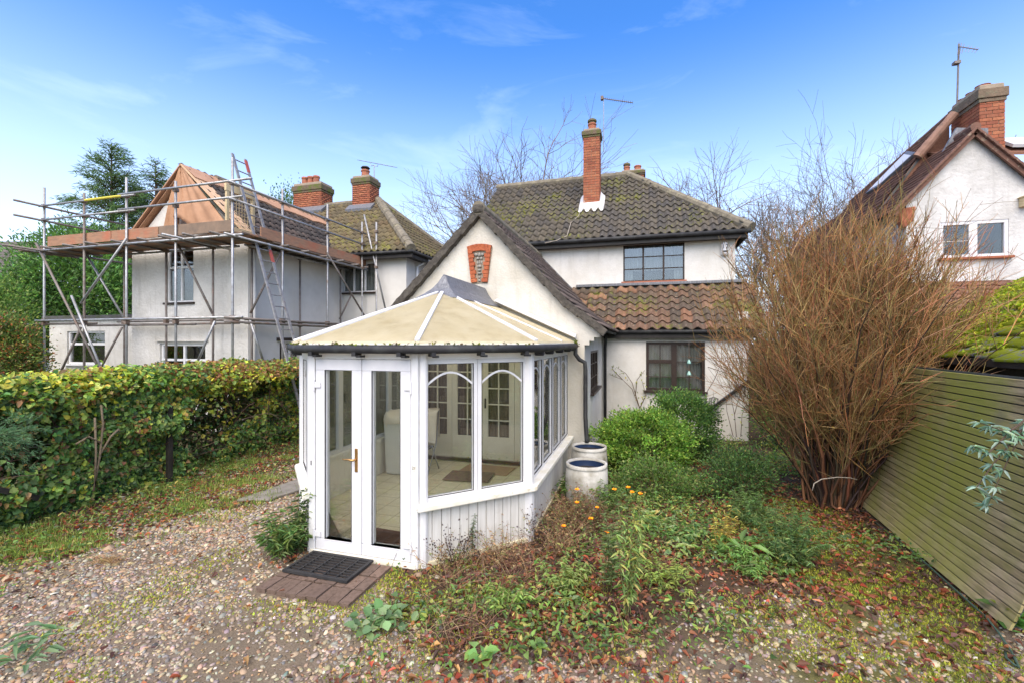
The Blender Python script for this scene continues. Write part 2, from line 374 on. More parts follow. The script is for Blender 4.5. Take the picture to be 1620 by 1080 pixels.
def tile_mat(name, cols, moss, mlo, mhi, lichen=None):
    """per-tile colour from the object (single tiles) or from its stored random (joined field), plus moss that grows in patches"""
    k = NT(name); oi = k.n('ShaderNodeObjectInfo'); at_ = k.n('ShaderNodeAttribute'); at_.attribute_name = 'col'
    a = k.n('ShaderNodeMath'); a.operation = 'ADD'; k.l(oi.outputs['Random'], a.inputs[0]); k.l(at_.outputs['Fac'], a.inputs[1])
    f = k.n('ShaderNodeMath'); f.operation = 'FRACT'; k.l(a.outputs[0], f.inputs[0])
    r = k.n('ShaderNodeValToRGB'); e = r.color_ramp.elements
    while len(e) < len(cols): e.new(.5)
    for i, c in enumerate(cols): e[i].position = i / max(1, len(cols) - 1); e[i].color = c + (1,)
    k.l(f.outputs[0], r.inputs['Fac'])
    c = k.mix(k.ramp(k.noise(30, 5, .65), .42, .72, c1=(.7, .7, .7, 1)), r.outputs['Color'], tuple(x * .55 for x in cols[0]))
    if lichen: c = k.mix(k.ramp(k.noise(16, 5, .7), .60, .72), c, lichen)
    m1 = k.noise(.9, 6, .7); m2 = k.noise(11, 5, .7)
    mm = k.n('ShaderNodeMath'); mm.operation = 'MULTIPLY'; k.l(m1, mm.inputs[0]); k.l(m2, mm.inputs[1])
    c = k.mix(k.ramp(mm.outputs[0], mlo, mhi), c, moss)
    k.bump(k.noise(55, 4, .6), .35, .006); return k.done(c, .9, 0, .2)
M['pantile'] = tile_mat('weathered_dark_pantile', [(.085, .075, .062), (.115, .10, .08), (.075, .07, .065), (.13, .112, .085), (.10, .085, .066)], (.16, .165, .022), .28, .36, (.24, .22, .17))
M['pantile_mix'] = tile_mat('mixed_old_pantile', [(.12, .09, .066), (.085, .068, .053), (.24, .125, .075), (.10, .078, .06), (.16, .10, .068), (.125, .095, .072), (.34, .18, .105)], (.13, .14, .025), .28, .35, (.46, .36, .27))
M['pantile_wing'] = tile_mat('brown_small_pantile', [(.16, .125, .105), (.19, .145, .12), (.14, .11, .095)], (.14, .15, .03), .36, .42)
M['pantile_left'] = tile_mat('lichen_brown_pantile', [(.15, .125, .075), (.11, .09, .06), (.18, .145, .08), (.14, .10, .06)], (.19, .18, .05), .28, .36, (.26, .23, .13))
M['pantile_new'] = tile_mat('dark_new_pantile', [(.062, .056, .054), (.10, .085, .075), (.045, .042, .042), (.13, .10, .085)], (.1, .1, .06), .5, .6)
M['plaintile'] = tile_mat('red_plain_tile', [(.19, .10, .07), (.24, .12, .08), (.15, .085, .065), (.28, .14, .09)], (.16, .14, .07), .34, .42, (.28, .22, .16))
M['greytile'] = tile_mat('grey_tile', [(.14, .125, .115), (.17, .15, .135), (.11, .10, .095)], (.12, .13, .06), .4, .5)
def brick_mat(name, cols):
    k = NT(name); oi = k.n('ShaderNodeObjectInfo'); at_ = k.n('ShaderNodeAttribute'); at_.attribute_name = 'col'
    a = k.n('ShaderNodeMath'); a.operation = 'ADD'; k.l(oi.outputs['Random'], a.inputs[0]); k.l(at_.outputs['Fac'], a.inputs[1])
    f = k.n('ShaderNodeMath'); f.operation = 'FRACT'; k.l(a.outputs[0], f.inputs[0]); r = k.n('ShaderNodeValToRGB'); e = r.color_ramp.elements
    while len(e) < len(cols): e.new(.5)
    for i, c in enumerate(cols): e[i].position = i / (len(cols) - 1); e[i].color = c + (1,)
    k.l(f.outputs[0], r.inputs['Fac'])
    c = k.mix(k.ramp(k.noise(25, 5, .65), .45, .75), r.outputs['Color'], tuple(x * .5 for x in cols[0]))
    c = k.mix(k.ramp(k.noise(2.2, 5, .7), .58, .78, c1=(.7, .7, .7, 1)), c, (.13, .085, .06))
    k.bump(k.noise(60, 4, .6), .3, .005); return k.done(c, .92, 0, .15)
M['brick'] = brick_mat('red_brick', [(.38, .135, .075), (.30, .10, .06), (.42, .17, .09), (.24, .085, .055), (.36, .15, .085)])
M['brickpanel'] = brick_mat('orange_red_brick', [(.42, .12, .055), (.36, .10, .05), (.47, .15, .07)])
M['paver'] = brick_mat('worn_brown_paver', [(.155, .108, .08), (.135, .095, .075), (.18, .125, .095), (.12, .088, .07)])
M['flint'] = simple('grey_flint', (.33, .31, .27), (.20, .19, .17), 25, rough=.6, bump=.4)

def fence_mat():
    k = NT('algae_green_board'); oi = k.n('ShaderNodeObjectInfo')
    c = k.mix(oi.outputs['Random'], (.31, .225, .125), (.50, .385, .24))
    c = k.mix(k.ramp(k.noise(7, 5, .6, stretch=(4, .5, 6)), .4, .7), c, (.17, .125, .075))
    c = k.mix(k.ramp(k.noise(.75, 5, .65, stretch=(1, 1.2, .45)), .40, .64, c1=(.85, .85, .85, 1)), c, (.27, .28, .045))
    c = k.mix(k.ramp(k.noise(3, 5, .7), .58, .78, c1=(.6, .6, .6, 1)), c, (.22, .19, .14))
    k.bump(k.noise(14, 4, .6, stretch=(3, .3, 3)), .3, .008); return k.done(c, .9, 0, .15)
M['fence'] = fence_mat()

def leaf_mat(name, trans=.45, rough=.55, spec=.3, gain=1.0):
    k = NT(name); at_ = k.n('ShaderNodeAttribute'); at_.attribute_name = 'col'; lc = k.mix(1.0, at_.outputs['Color'], (gain, gain, gain, 1), 'MULTIPLY')
    k.done(lc, rough, 0, spec)
    if trans:
        tl = k.n('ShaderNodeBsdfTranslucent'); c = k.mix(1.0, lc, (1.2, 1.25, .8, 1), 'MULTIPLY'); k.l(c, tl.inputs[0])
        ms = k.n('ShaderNodeMixShader'); ms.inputs[0].default_value = trans
        k.l(k.b.outputs[0], ms.inputs[1]); k.l(tl.outputs[0], ms.inputs[2]); k.l(ms.outputs[0], k.o.inputs[0])
    return k.m
M['leaf'] = leaf_mat('leaf_by_colour', gain=1.75); M['twig'] = leaf_mat('twig_by_colour', 0, .85, .15); M['pebble'] = leaf_mat('pebble_by_colour', 0, .6, .3)
def ground_mat():
    k = NT('ground_soil_gravel'); a = k.n('ShaderNodeAttribute'); a.attribute_name = 'col'
    c = k.mix(k.ramp(k.noise(60, 6, .7), .3, .7), a.outputs['Color'], k.mix(1.0, a.outputs['Color'], (.5, .48, .45, 1), 'MULTIPLY'))
    k.bump(k.noise(70, 5, .7), .7, .012); return k.done(c, .95, 0, .15)
M['ground'] = ground_mat()

# ------------------------------------------------------------------ building helpers
def wall(name, fr, a0, a1, b0, b1, holes, mat, parent, rev=.14):
    """wall face at c=0 with real openings and their reveals"""
    m = MB(fr)
    xs = sorted({a0, a1, *[h[0] for h in holes], *[h[1] for h in holes]}); zs = sorted({b0, b1, *[h[2] for h in holes], *[h[3] for h in holes]})
    for i in range(len(xs) - 1):
        for j in range(len(zs) - 1):
            ca, cb = (xs[i] + xs[i + 1]) / 2, (zs[j] + zs[j + 1]) / 2
            if any(h[0] < ca < h[1] and h[2] < cb < h[3] for h in holes): continue
            m.face([(xs[i], zs[j], 0), (xs[i + 1], zs[j], 0), (xs[i + 1], zs[j + 1], 0), (xs[i], zs[j + 1], 0)])
    for (p, q, r, s) in holes:
        m.face([(p, r, 0), (p, s, 0), (p, s, -rev), (p, r, -rev)]); m.face([(q, s, 0), (q, r, 0), (q, r, -rev), (q, s, -rev)])
        m.face([(p, s, 0), (q, s, 0), (q, s, -rev), (p, s, -rev)]); m.face([(q, r, 0), (p, r, 0), (p, r, -rev), (q, r, -rev)])
    return m.build(name, mat, parent, recalc=False)

def window(parent, fr, a0, a1, b0, b1, vs, hs, mf, fw=.05, vw=.05, hw=.03, c0=-.12, c1=-.045, gm=None, sill=None, sillm=None, curtain=None, room=True, name='window', bevel=.004):
    """frame with mullions at vs, glazing bars at hs (one list per column), a pane per cell, sill and curtain"""
    m = MB(fr)
    m.box(a0, a1, b0, b0 + fw, c0, c1); m.box(a0, a1, b1 - fw, b1, c0, c1)
    m.box(a0, a0 + fw, b0 + fw, b1 - fw, c0, c1); m.box(a1 - fw, a1, b0 + fw, b1 - fw, c0, c1)
    vss = [(v if isinstance(v, tuple) else (v, vw)) for v in vs]
    for v, w in vss: m.box(v - w / 2, v + w / 2, b0 + fw, b1 - fw, c0 + .004, c1 - .004)
    ed = [(a0 + fw)] + [x for v, w in vss for x in (v - w / 2, v + w / 2)] + [a1 - fw]
    panes = []
    for i in range(len(vss) + 1):
        l, r = ed[2 * i], ed[2 * i + 1]; hh = [(q if isinstance(q, tuple) else (q, hw)) for q in (hs[i] if hs and i < len(hs) else [])]
        for q, w in hh: m.box(l, r, q - w / 2, q + w / 2, c0 + .008, c1 - .008)
        z = [b0 + fw] + [x for q, w in hh for x in (q - w / 2, q + w / 2)] + [b1 - fw]
        for j in range(len(hh) + 1): panes.append((l, r, z[2 * j], z[2 * j + 1]))
    f = m.build(name, mf, parent, bevel=bevel)
    cm = (c0 + c1) / 2
    for (l, r, s, t) in panes:
        MB(fr).box(l - .004, r + .004, s - .004, t + .004, cm - .003, cm + .003).build('pane', gm or M['glass'], f)
    if sill:
        d, h = sill; MB(fr).box(a0 - .05, a1 + .05, b0 - h, b0 + .002, c1 - .05, d).build('sill', sillm or mf, f, bevel=.006)
    if curtain:
        cm_, spans = curtain
        for (s0, s1, t0, t1) in spans:
            n = max(6, int((s1 - s0) / .025)); q = MB(fr); ph = rnd.random() * 6
            for i in range(n):
                x0, x1 = s0 + (s1 - s0) * i / n, s0 + (s1 - s0) * (i + 1) / n
                d0, d1 = [c0 - .06 - .022 * math.sin(x * 70 + ph + 1.3 * math.sin(x * 17)) for x in (x0, x1)]
                q.face([(x0, t0, d0), (x1, t0, d1), (x1, t1, d1), (x0, t1, d0)])
            q.build('curtain', cm_, f, smooth=True, recalc=False)
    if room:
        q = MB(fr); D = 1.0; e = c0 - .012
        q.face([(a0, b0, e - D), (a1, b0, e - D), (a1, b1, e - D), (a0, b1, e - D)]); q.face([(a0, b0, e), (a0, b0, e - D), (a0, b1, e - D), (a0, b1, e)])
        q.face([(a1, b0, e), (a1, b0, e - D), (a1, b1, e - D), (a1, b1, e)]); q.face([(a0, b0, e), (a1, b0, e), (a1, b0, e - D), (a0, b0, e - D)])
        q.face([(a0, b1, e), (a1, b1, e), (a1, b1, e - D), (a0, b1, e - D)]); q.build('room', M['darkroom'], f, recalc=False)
    return f

def tile_shape(tw, g, prof):
    """one roof tile, x across, y up the slope, z out: pantile S-curve or flat plain tile"""
    n = 8 if prof else 2; wx = tw * 1.06; L = g * 1.18; stp = .048 if prof else .034; th = .024
    def zf(t): return prof * math.sin(2 * math.pi * (t - .10)) * (1.0 if math.sin(2 * math.pi * (t - .10)) > 0 else .75)
    top = [(-wx / 2 + wx * i / n, zf(i / n * 1.06) if prof else 0) for i in range(n + 1)]
    V = []; F = []
    for (x, z) in top: V += [(x, 0, z + stp), (x, L, z + .008), (x, 0, z + stp - th)]
    for i in range(n):
        a, b = 3 * i, 3 * i + 3
        F += [(a, b, b + 1, a + 1), (a + 2, b + 2, b, a)]
    F += [(0, 1, 2), (3 * n, 3 * n + 2, 3 * n + 1)]
    return V, F
def inpoly(x, y, P):
    r = False; j = len(P) - 1
    for i in range(len(P)):
        if (P[i][1] > y) != (P[j][1] > y) and x < (P[j][0] - P[i][0]) * (y - P[i][1]) / (P[j][1] - P[i][1]) + P[i][0]: r = not r
        j = i
    return r
def tiled(parent, poly, tw, g, mat, nparts=0, prof=.028, vis=None, deck=M['felt'], name='roof_slope', jitter=1.0, shift=0):
    """a roof plane (first edge = eaves, left to right seen from outside): deck as the part, tiles as its pieces"""
    P = [Vector(p) for p in poly]; O = P[0]; e1 = (P[1] - P[0]).normalized(); nrm = Vector((0, 0, 0))
    for i in range(1, len(P) - 1): nrm += (P[i] - O).cross(P[i + 1] - O)
    nrm.normalize()
    if nrm.z < 0: nrm = -nrm
    e2 = nrm.cross(e1).normalized()
    Q = [((p - O).dot(e1), (p - O).dot(e2)) for p in P]
    d = MB(); d.prism([tuple(p - nrm * .012) for p in P], tuple(-nrm * .05)); dk = d.build(name, deck, parent)
    V, F = tile_shape(tw, g, prof); tm = bpy.data.meshes.new('roof_tile'); tm.from_pydata(V, [], F); tm.materials.append(mat)
    for p_ in tm.polygons: p_.use_smooth = len(p_.vertices) == 4 and False
    smin, smax = min(q[0] for q in Q), max(q[0] for q in Q); tmax = max(q[1] for q in Q)
    spots = []
    for r in range(int(tmax / g) + 1):
        for c in range(int((smax - smin) / tw) + 2):
            s = smin + (c + .5) * tw; t = r * g
            if inpoly(s, t + g * .45, Q): spots.append((s, t))
    rot = Matrix((e1, e2, nrm)).transposed()
    def mat4(s, t):
        o = O + e1 * (s + jitter * rnd.gauss(0, .004)) + e2 * (t - .02 + jitter * rnd.gauss(0, .006)) + nrm * (max(0, jitter * rnd.gauss(.002, .004)))
        return Matrix.Translation(o) @ rot.to_4x4() @ Matrix.Rotation(jitter * rnd.gauss(0, .012), 4, 'Z')
    spots.sort(key=lambda q: depth(O + e1 * q[0] + e2 * q[1]))
    if vis: spots = [q for q in spots if vis(O + e1 * q[0] + e2 * q[1])] + [q for q in spots if not vis(O + e1 * q[0] + e2 * q[1])]
    for q in spots[:nparts]: piece('roof_tile', tm, dk, mat4(*q))
    rest = spots[nparts:]
    if rest:
        A = np.array(V); TV = []; 
        for q in rest:
            m = np.array(mat4(*q)); TV.append(A @ m[:3, :3].T + m[:3, 3])
        nv = len(V); cols = np.repeat(rng.random(len(rest)), nv)[:, None] * np.ones(3)
        quads = [f for f in F if len(f) == 4]; off = (np.arange(len(rest)) * nv)[:, None, None]
        FF = (np.array(quads)[None] + off).reshape(-1, 4)
        o = piece('tile_field', npmesh('tile_field', np.concatenate(TV), FF, mat, cols), dk); o['kind'] = 'stuff'
    return dk
def roll(parent, p, q, r, mat, seg=.36, name='ridge_tile', n=10, sub=None):
    """half-round ridge or hip tiles laid end to end"""
    p = Vector(p); q = Vector(q); k = max(1, round((q - p).length / seg)); d = (q - p) / k
    for i in range(k):
        a = p + d * i - d * .03; b = p + d * (i + 1) + d * .03; rr = r * (1 + rnd.gauss(0, .02))
        MB().tube([a, a + d * .5, b], [rr * 1.04, rr, rr * .98], n).build(name, mat, parent, smooth=False)

BS = {}
def brick_mesh(L, D, H, mat):
    k = (round(L, 3), round(D, 3), round(H, 3), mat.name)
    if k not in BS:
        b = .004; m = MB(); x, y, z = L / 2, D / 2, H / 2
        m.hexa([(-x, -y, -z), (x, -y, -z), (x, y, -z), (-x, y, -z), (-x, -y, z), (x, -y, z), (x, y, z), (-x, y, z)])
        BS[k] = m.mesh('brick', mat)
    return BS[k]
def chimney(parent, u0, u1, v0, v1, z0, z1, cap=.22, faces='FR', single=True, pots=(), capmat=None, name='chimney', mat=None, over=.045):
    """brick stack: mortar core, bricks on the faces in view, corbelled mossy cap, pots"""
    mat = mat or M['brick']
    core = MB().box(u0 + .012, u1 - .012, v0 + .012, v1 - .012, z0, z1).build(name, M['mortar'], parent)
    zc = z1 - cap; k = 0; z = z0; jb = []
    while z + .065 < zc + .03:
        for F in faces:
            L = (u1 - u0) if F in 'FB' else (v1 - v0); nb = max(1, round(L / .235)); w = L / nb
            cuts = [i * w for i in range(nb + 1)] if k % 2 == 0 else [0] + [(i + .5) * w for i in range(nb)] + [L]
            for a, b in zip(cuts[:-1], cuts[1:]):
                l = b - a - .012; c = (a + b) / 2
                if F == 'F': o = (u0 + c, v0 + .044, z + .0325)
                elif F == 'B': o = (u0 + c, v1 - .044, z + .0325)
                elif F == 'R': o = (u1 - .044, v0 + c, z + .0325)
                else: o = (u0 + .044, v0 + c, z + .0325)
                jb.append((F, l, o))
        z += .075; k += 1
    if single:
        for F, l, o in jb:
            me = brick_mesh(l, .09, .064, mat); Mx = Matrix.Translation(Vector(o) + Vector((rnd.gauss(0, .0015), rnd.gauss(0, .0015), 0)))
            piece('brick', me, core, Mx @ Matrix.Rotation(0 if F in 'FB' else R(90), 4, 'Z'))
    else:
        m = MB(); cc = []
        for F, l, o in jb:
            x, y = (l / 2, .045) if F in 'FB' else (.045, l / 2); m.box(o[0] - x, o[0] + x, o[1] - y, o[1] + y, o[2] - .032, o[2] + .032); cc += [rnd.random()] * 8
        me = npmesh('brickwork', [tuple(v) for v in m.V], m.F, mat, np.array(cc)[:, None] * np.ones(3)); o = piece('brickwork', me, core); o['kind'] = 'stuff'
    cm = capmat or M['capmoss']; c3 = cap / 3
    MB().box(u0 - over, u1 + over, v0 - over, v1 + over, zc + .02, zc + .02 + c3 * 2).build('cap', cm, core, bevel=.012)
    MB().box(u0 - over * .4, u1 + over * .4, v0 - over * .4, v1 + over * .4, zc - c3 * .6, zc + .02).build('corbel', cm, core, bevel=.008)
    MB().box(u0 + .01, u1 - .01, v0 + .01, v1 - .01, zc + .02 + c3 * 2, z1 + .03).build('flaunching', M['mortar'], core, bevel=.02)
    for (pu, pv, ph, pr, kind) in pots:
        zz = z1 + .02
        pr_ = [(pr * 1.12, 0), (pr * 1.0, .05), (pr * .92, ph * .75), (pr * 1.08, ph * .78), (pr * 1.1, ph * .9), (pr * .95, ph)]
        MB().lathe((pu, pv, zz), pr_, 14, True).build('chimney_pot', M['terracotta'], core, smooth=False)
        if kind == 'cowl':
            MB().lathe((pu, pv, zz + ph), [(pr * .5, 0), (pr * .5, .06), (pr * 1.15, .07), (pr * .9, .12), (pr * .2, .15)], 14, True).build('cowl', M['blackp'], core)
        elif kind == 'cap':
            MB().lathe((pu, pv, zz + ph), [(pr * .9, 0), (pr * .9, .05), (pr * 1.15, .05), (pr * 1.1, .10), (pr * .6, .14)], 14, True).build('cowl', M['capmoss'], core)
    return core
def gutter(parent, pts, r=.055, brackets=(), name='gutter'):
    o = MB().tube(pts, r, 10).build(name, M['blackp'], parent, smooth=True)
    for b in brackets:
        MB().box(b[0] - .018, b[0] + .018, b[1] - .05, b[1] + .05, b[2] - .085, b[2] - .03).build('bracket', M['blackp'], o)
    return o
FRONT = (1, 0)
def lettering(text, size, ext, parent, loc):
    cu = bpy.data.curves.new('lettering', 'FONT'); cu.body = text; cu.size = size; cu.align_x = 'CENTER'; cu.extrude = ext
    t = bpy.data.objects.new('lettering_curve', cu); COL.objects.link(t); bpy.context.view_layer.update()
    me = bpy.data.meshes.new_from_object(t.evaluated_get(bpy.context.evaluated_depsgraph_get())); bpy.data.objects.remove(t)
    me.name = 'lettering'; me.materials.clear(); me.materials.append(M['ink'])
    return piece('lettering', me, parent, Matrix.Translation(loc) @ Matrix.Rotation(R(90), 4, 'X'))

# ------------------------------------------------------------------ ground
def zone(u, v):
    """weights of gravel, grass, moss, bed and leaf litter at a place"""
    n1 = fbm(u, v, 1.1, 3); n2 = fbm(u, v, 3.1, 9)
    hedge = sstep(-5.15, -6.2, u + (n1 - .5) * 1.7 + (n2 - .5) * .6)
    far = sstep(5.0, 7.5, v + (n1 - .5) * 2) * (u < -4.2)
    grass = np.clip(hedge + far * .55 * (n2 > .45), 0, 1)
    edge = np.interp(u, [-4.6, -2.3, -1.9, -1.3, -.6, .3, 1.2, 1.9, 3], [9, 3.75, 3.25, 3.0, 3.3, 3.75, 4.15, 4.2, 4.2])
    bed = sstep(-.35, .45, v - edge + (n1 - .5) * 1.3 + (n2 - .5) * .5) * (u > -4.4)
    moss = sstep(.75, 1.5, u + (n1 - .5) * 1.4) * sstep(2.75, 2.3, u) * sstep(8.5, 6.5, v)
    return hedge, grass, bed, moss, n1, n2
def gcol(u, v):
    hedge, grass, bed, moss, n1, n2 = zone(u, v)
    n3 = fbm(u, v, 6.0, 20)[..., None]
    gravel = np.array([.245, .195, .145]) * (.75 + .5 * n3); soil = np.array([.095, .066, .042]) * (.6 + .8 * n3)
    grs = np.array([.085, .105, .03]) * (.6 + .8 * n3); ms = np.array([.14, .15, .03]) * (.6 + .8 * n3)
    c = gravel; mud = sstep(.52, .68, n1)[..., None] * .45; c = c * (1 - mud) + np.array([.17, .135, .085]) * mud
    c = c * (1 - bed[..., None]) + soil * bed[..., None]
    g = (grass * .9)[..., None]; c = c * (1 - g) + (soil * .45 + grs * .55) * g
    m = (moss * sstep(.38, .6, n2) * .8)[..., None]; c = c * (1 - m) + ms * m
    return c
gx = np.concatenate([[-400, -150, -60, -30, -18, -12], np.arange(-9, 4.01, .07), [5, 8, 14, 25, 60, 150, 400]])
gy = np.concatenate([[-400, -100, -20, -4, 0], np.arange(1.4, 11.0, .07), [12, 14, 18, 25, 40, 80, 180, 500]])
GX, GY = np.meshgrid(gx, gy)
def gz(u, v): return (fbm(u, v, 1.3, 31) - .5) * .07 * ((u > -9) & (u < 4) & (v < 11)) * (1 - sstep(.3, 0, np.maximum(np.maximum(-4.4 - u, u + 1.1), np.maximum(3.2 - v, v - 8.)) ))
GZ = gz(GX, GY)
ny, nx = GX.shape; idx = np.arange(nx * ny).reshape(ny, nx)
GF = np.stack([idx[:-1, :-1], idx[:-1, 1:], idx[1:, 1:], idx[1:, :-1]], -1).reshape(-1, 4)
g = piece('ground', npmesh('ground', np.stack([GX, GY, GZ], -1).reshape(-1, 3), GF, M['ground'], gcol(GX.ravel(), GY.ravel()), True), None); g['kind'] = 'structure'

# ------------------------------------------------------------------ the white house with the conservatory
house = thing('house', 'white rendered house with dark pantile roofs behind the conservatory', 'house', (-1, 7.8, 0))
WV = 7.80; WU0, WU1 = -4.70, -.95; AU, AZ = -2.83, 4.52       # wing gable
GV = 11.3; UV = 12.6; RU = 2.25                                # ground floor wall, first floor wall, right corner
# wing gable wall, flared right foot with stepped corbel
fr = ((0, WV, 0), FRONT)
dz0, dz1 = .06, 2.12
wall('wall', fr, WU0, WU1, -.1, 2.15, [(-4.02, -1.60, .10, 2.06)], M['render_gable'], house, .12)
gp = [(WU0, 2.15), (WU1, 2.15)]
for i, (x, z) in enumerate([(-.95, 2.17), (-.87, 2.17), (-.87, 2.24), (-.79, 2.24), (-.79, 2.30), (-.70, 2.30), (-.68, 2.44)]): gp.append((x, z))
gp += [(-.80, 2.50), (-1.0, 2.64), (-1.25, 2.86), (-1.5, 3.12), (AU, AZ), (-4.55, 2.80), (-4.9, 2.50), (-4.9, 2.3), (WU0, 2.2)]
m = MB(); m.prism([(x, WV, z) for x, z in gp], (0, .3, 0)); m.build('gable', M['render_gable'], house)
m = MB(); m.face([(WU1, WV, -.1), (WU1, GV, -.1), (WU1, GV, 2.3), (WU1, WV, 2.3)])
# right wall of the wing with its small dark window
frs = ((WU1, 0, 0), (0, 1))
p0 = atu(938, 560, WU1); p1 = atu(950, 640, WU1)
wall('wall', frs, WV, GV + .2, -.1, 2.45, [(8.75, 10.35, 1.25, 2.05)], M['render'], house, .1)
window(house, frs, 8.75, 10.35, 1.25, 2.05, [9.28, 9.82], [[1.5, 1.78]] * 3, M['brownw'], c0=-.09, c1=-.02, hw=.02, gm=M['glassR'], sill=(.07, .05), curtain=(M['net'], [(8.8, 10.3, 1.27, 2.03)]))
m = MB(); m.box(-4.68, -4.5, WV + .31, GV, -.1, 2.4); m.build('wall', M['render_gable'], house)
# wing roof
e_ = -.58
rp = [(e_, 2.43), (-1.25, 2.92), (AU, AZ + .10)]
wr = None
for (a, b) in ((0, 1), (1, 2)):
    (x0, z0), (x1, z1) = rp[a], rp[b]
    tiled(house, [(x0, WV - .10, z0), (x0, UV + .6, z0), (x1, UV + .6, z1), (x1, WV - .10, z1)], .19, .235, M['pantile_wing'], 0, .016, name='wing_roof')
tiled(house, [(-4.95, UV + .6, 2.50), (-4.95, WV - .1, 2.50), (AU, WV - .1, AZ + .10), (AU, UV + .6, AZ + .1)], .19, .235, M['pantile_wing'], 0, .016, name='wing_roof')
# verges: dark mossy mortar undercloak with tile ends, left and right
for side in (0, 1):
    pts = [(-2.83, AZ + .05), (-1.25, 2.87), (-.60, 2.38)] if side else [(-2.83, AZ + .05), (-4.97, 2.43)]
    for (x0, z0), (x1, z1) in zip(pts[:-1], pts[1:]):
        n = max(3, int(math.hypot(x1 - x0, z1 - z0) / .24)); dx, dz = (x1 - x0) / n, (z1 - z0) / n
        nx_, nz_ = (-dz, dx) if side == 0 else (dz, -dx)
        l = math.hypot(dx, dz); nx_, nz_ = -abs(dz) / l * (1 if side == 0 else -1), abs(dx) / l
        for i in range(n):
            a = Vector((x0 + dx * i, WV - .13, z0 + dz * i)); b = Vector((x0 + dx * (i + 1.06), WV - .13, z0 + dz * (i + 1.06)))
            lift = Vector((nx_, 0, nz_)); w = .13 + rnd.random() * .02
            m = MB(); o = lift * (.012 * rnd.random())
            m.hexa([a - lift * .06 + o, b - lift * .08 + o, b + lift * (.05) + o, a + lift * .065 + o] + [q + Vector((0, .16, 0)) for q in (a - lift * .06, b - lift * .08, b + lift * .05, a + lift * .065)])
            m.build('verge_tile', M['verge'], house, bevel=.008)
roll(house, (AU, WV - .12, AZ + .10), (AU, UV + 1.1, AZ + .10), .12, M['hiproll'])
MB().box(AU - .11, AU + .11, WV - .17, WV - .02, AZ + .0, AZ + .17).build('verge_cap', M['verge'], house, bevel=.06)
# decorative brick and flint panel in the gable
panel = MB().prism([(x, WV - .012, z) for x, z in [(-3.0, 3.28), (-2.69, 3.28), (-2.60, 3.92), (-2.83, 3.97), (-3.06, 3.92)]], (0, .02, 0)).build('brick_panel', M['mortar'], house)
def pz(px, py): q = atv(px, py, WV); return q.x, q.z
cxp = -2.845
for sgn in (-1, 1):
    for i in range(8):
        z = 3.30 + i * .074; half = .155 + (z - 3.28) / .64 * .075
        w = .085 if i % 2 else .11
        me = brick_mesh(w, .06, .066, M['brickpanel'])
        piece('brick', me, panel, Matrix.Translation((cxp + sgn * (half - w / 2), WV - .022, z + .033)) @ Matrix.Rotation(sgn * R(5), 4, 'Y'))
for i in range(7):
    a = (i - 3) * R(5.6); me = brick_mesh(.062, .06, .12, M['brickpanel'])
    piece('brick', me, panel, Matrix.Translation((cxp + math.sin(a) * .66, WV - .022, 3.27 + math.cos(a) * .66)) @ Matrix.Rotation(a, 4, 'Y'))
for (x, z, sx, sz) in [(-.06, 3.80, .04, .03), (.0, 3.80, .03, .04), (.06, 3.80, .035, .03), (-.03, 3.73, .035, .025), (.035, 3.73, .03, .025), (-.03, 3.66, .018, .04), (0.005, 3.66, .012, .035), (.04, 3.66, .015, .035), (0, 3.585, .045, .03), (0, 3.52, .035, .025), (0, 3.46, .04, .02), (0, 3.39, .02, .025), (0, 3.33, .025, .02)]:
    m = MB(); m.lathe((cxp + x, WV - .02, z), [(sx * .4, -sz), (sx * .95, -sz * .5), (sx, 0), (sx * .9, sz * .5), (sx * .35, sz)], 8, True); m.build('flint', M['flint'], panel)
# french doors between the house and the conservatory: three leaves, arch-free, with brown curtains
for i, (a0, a1) in enumerate([(-4.02, -3.415), (-3.415, -2.81), (-2.81, -2.205), (-2.205, -1.60)]):
    wd_ = a1 - a0; c = (a0 + a1) / 2
    d = window(house, fr, a0 + .003, a1 - .003, .10, 2.06, [(c, .022)], [[(.80, .022), (1.09, .022), (1.38, .022), (1.67, .022)]] * 2, M['cream'], fw=.10, c0=-.10, c1=-.05, curtain=(M['curtain_brown'], [(a0 + .1, a1 - .1, .5, 2.0)]), name='french_door', room=True)
    MB(fr).box(a0 + .1, a1 - .1, .195, .50, -.095, -.055).build('bottom_panel', M['cream'], d, bevel=.004)
    if i == 2: MB(fr).box(a0 + .04, a0 + .07, 1.02, 1.2, -.05, -.03).build('handle', M['blackp'], d, bevel=.004)
    if i == 9: MB(fr).box(a1 - .075, a1 - .045, 1.02, 1.2, -.05, -.03).build('handle', M['blackp'], d, bevel=.004)
MB(fr).box(-4.1, -1.52, .05, .10, 0, .05).build('threshold', M['brownw'], house)
MB(fr).box(-4.10, -4.02, .1, 2.14, -.02, .03).build('door_frame', M['cream'], house); MB(fr).box(-1.60, -1.52, .1, 2.14, -.02, .03).build('door_frame', M['cream'], house)
MB(fr).box(-4.02, -1.6, 2.06, 2.14, -.02, .03).build('door_frame', M['cream'], house)
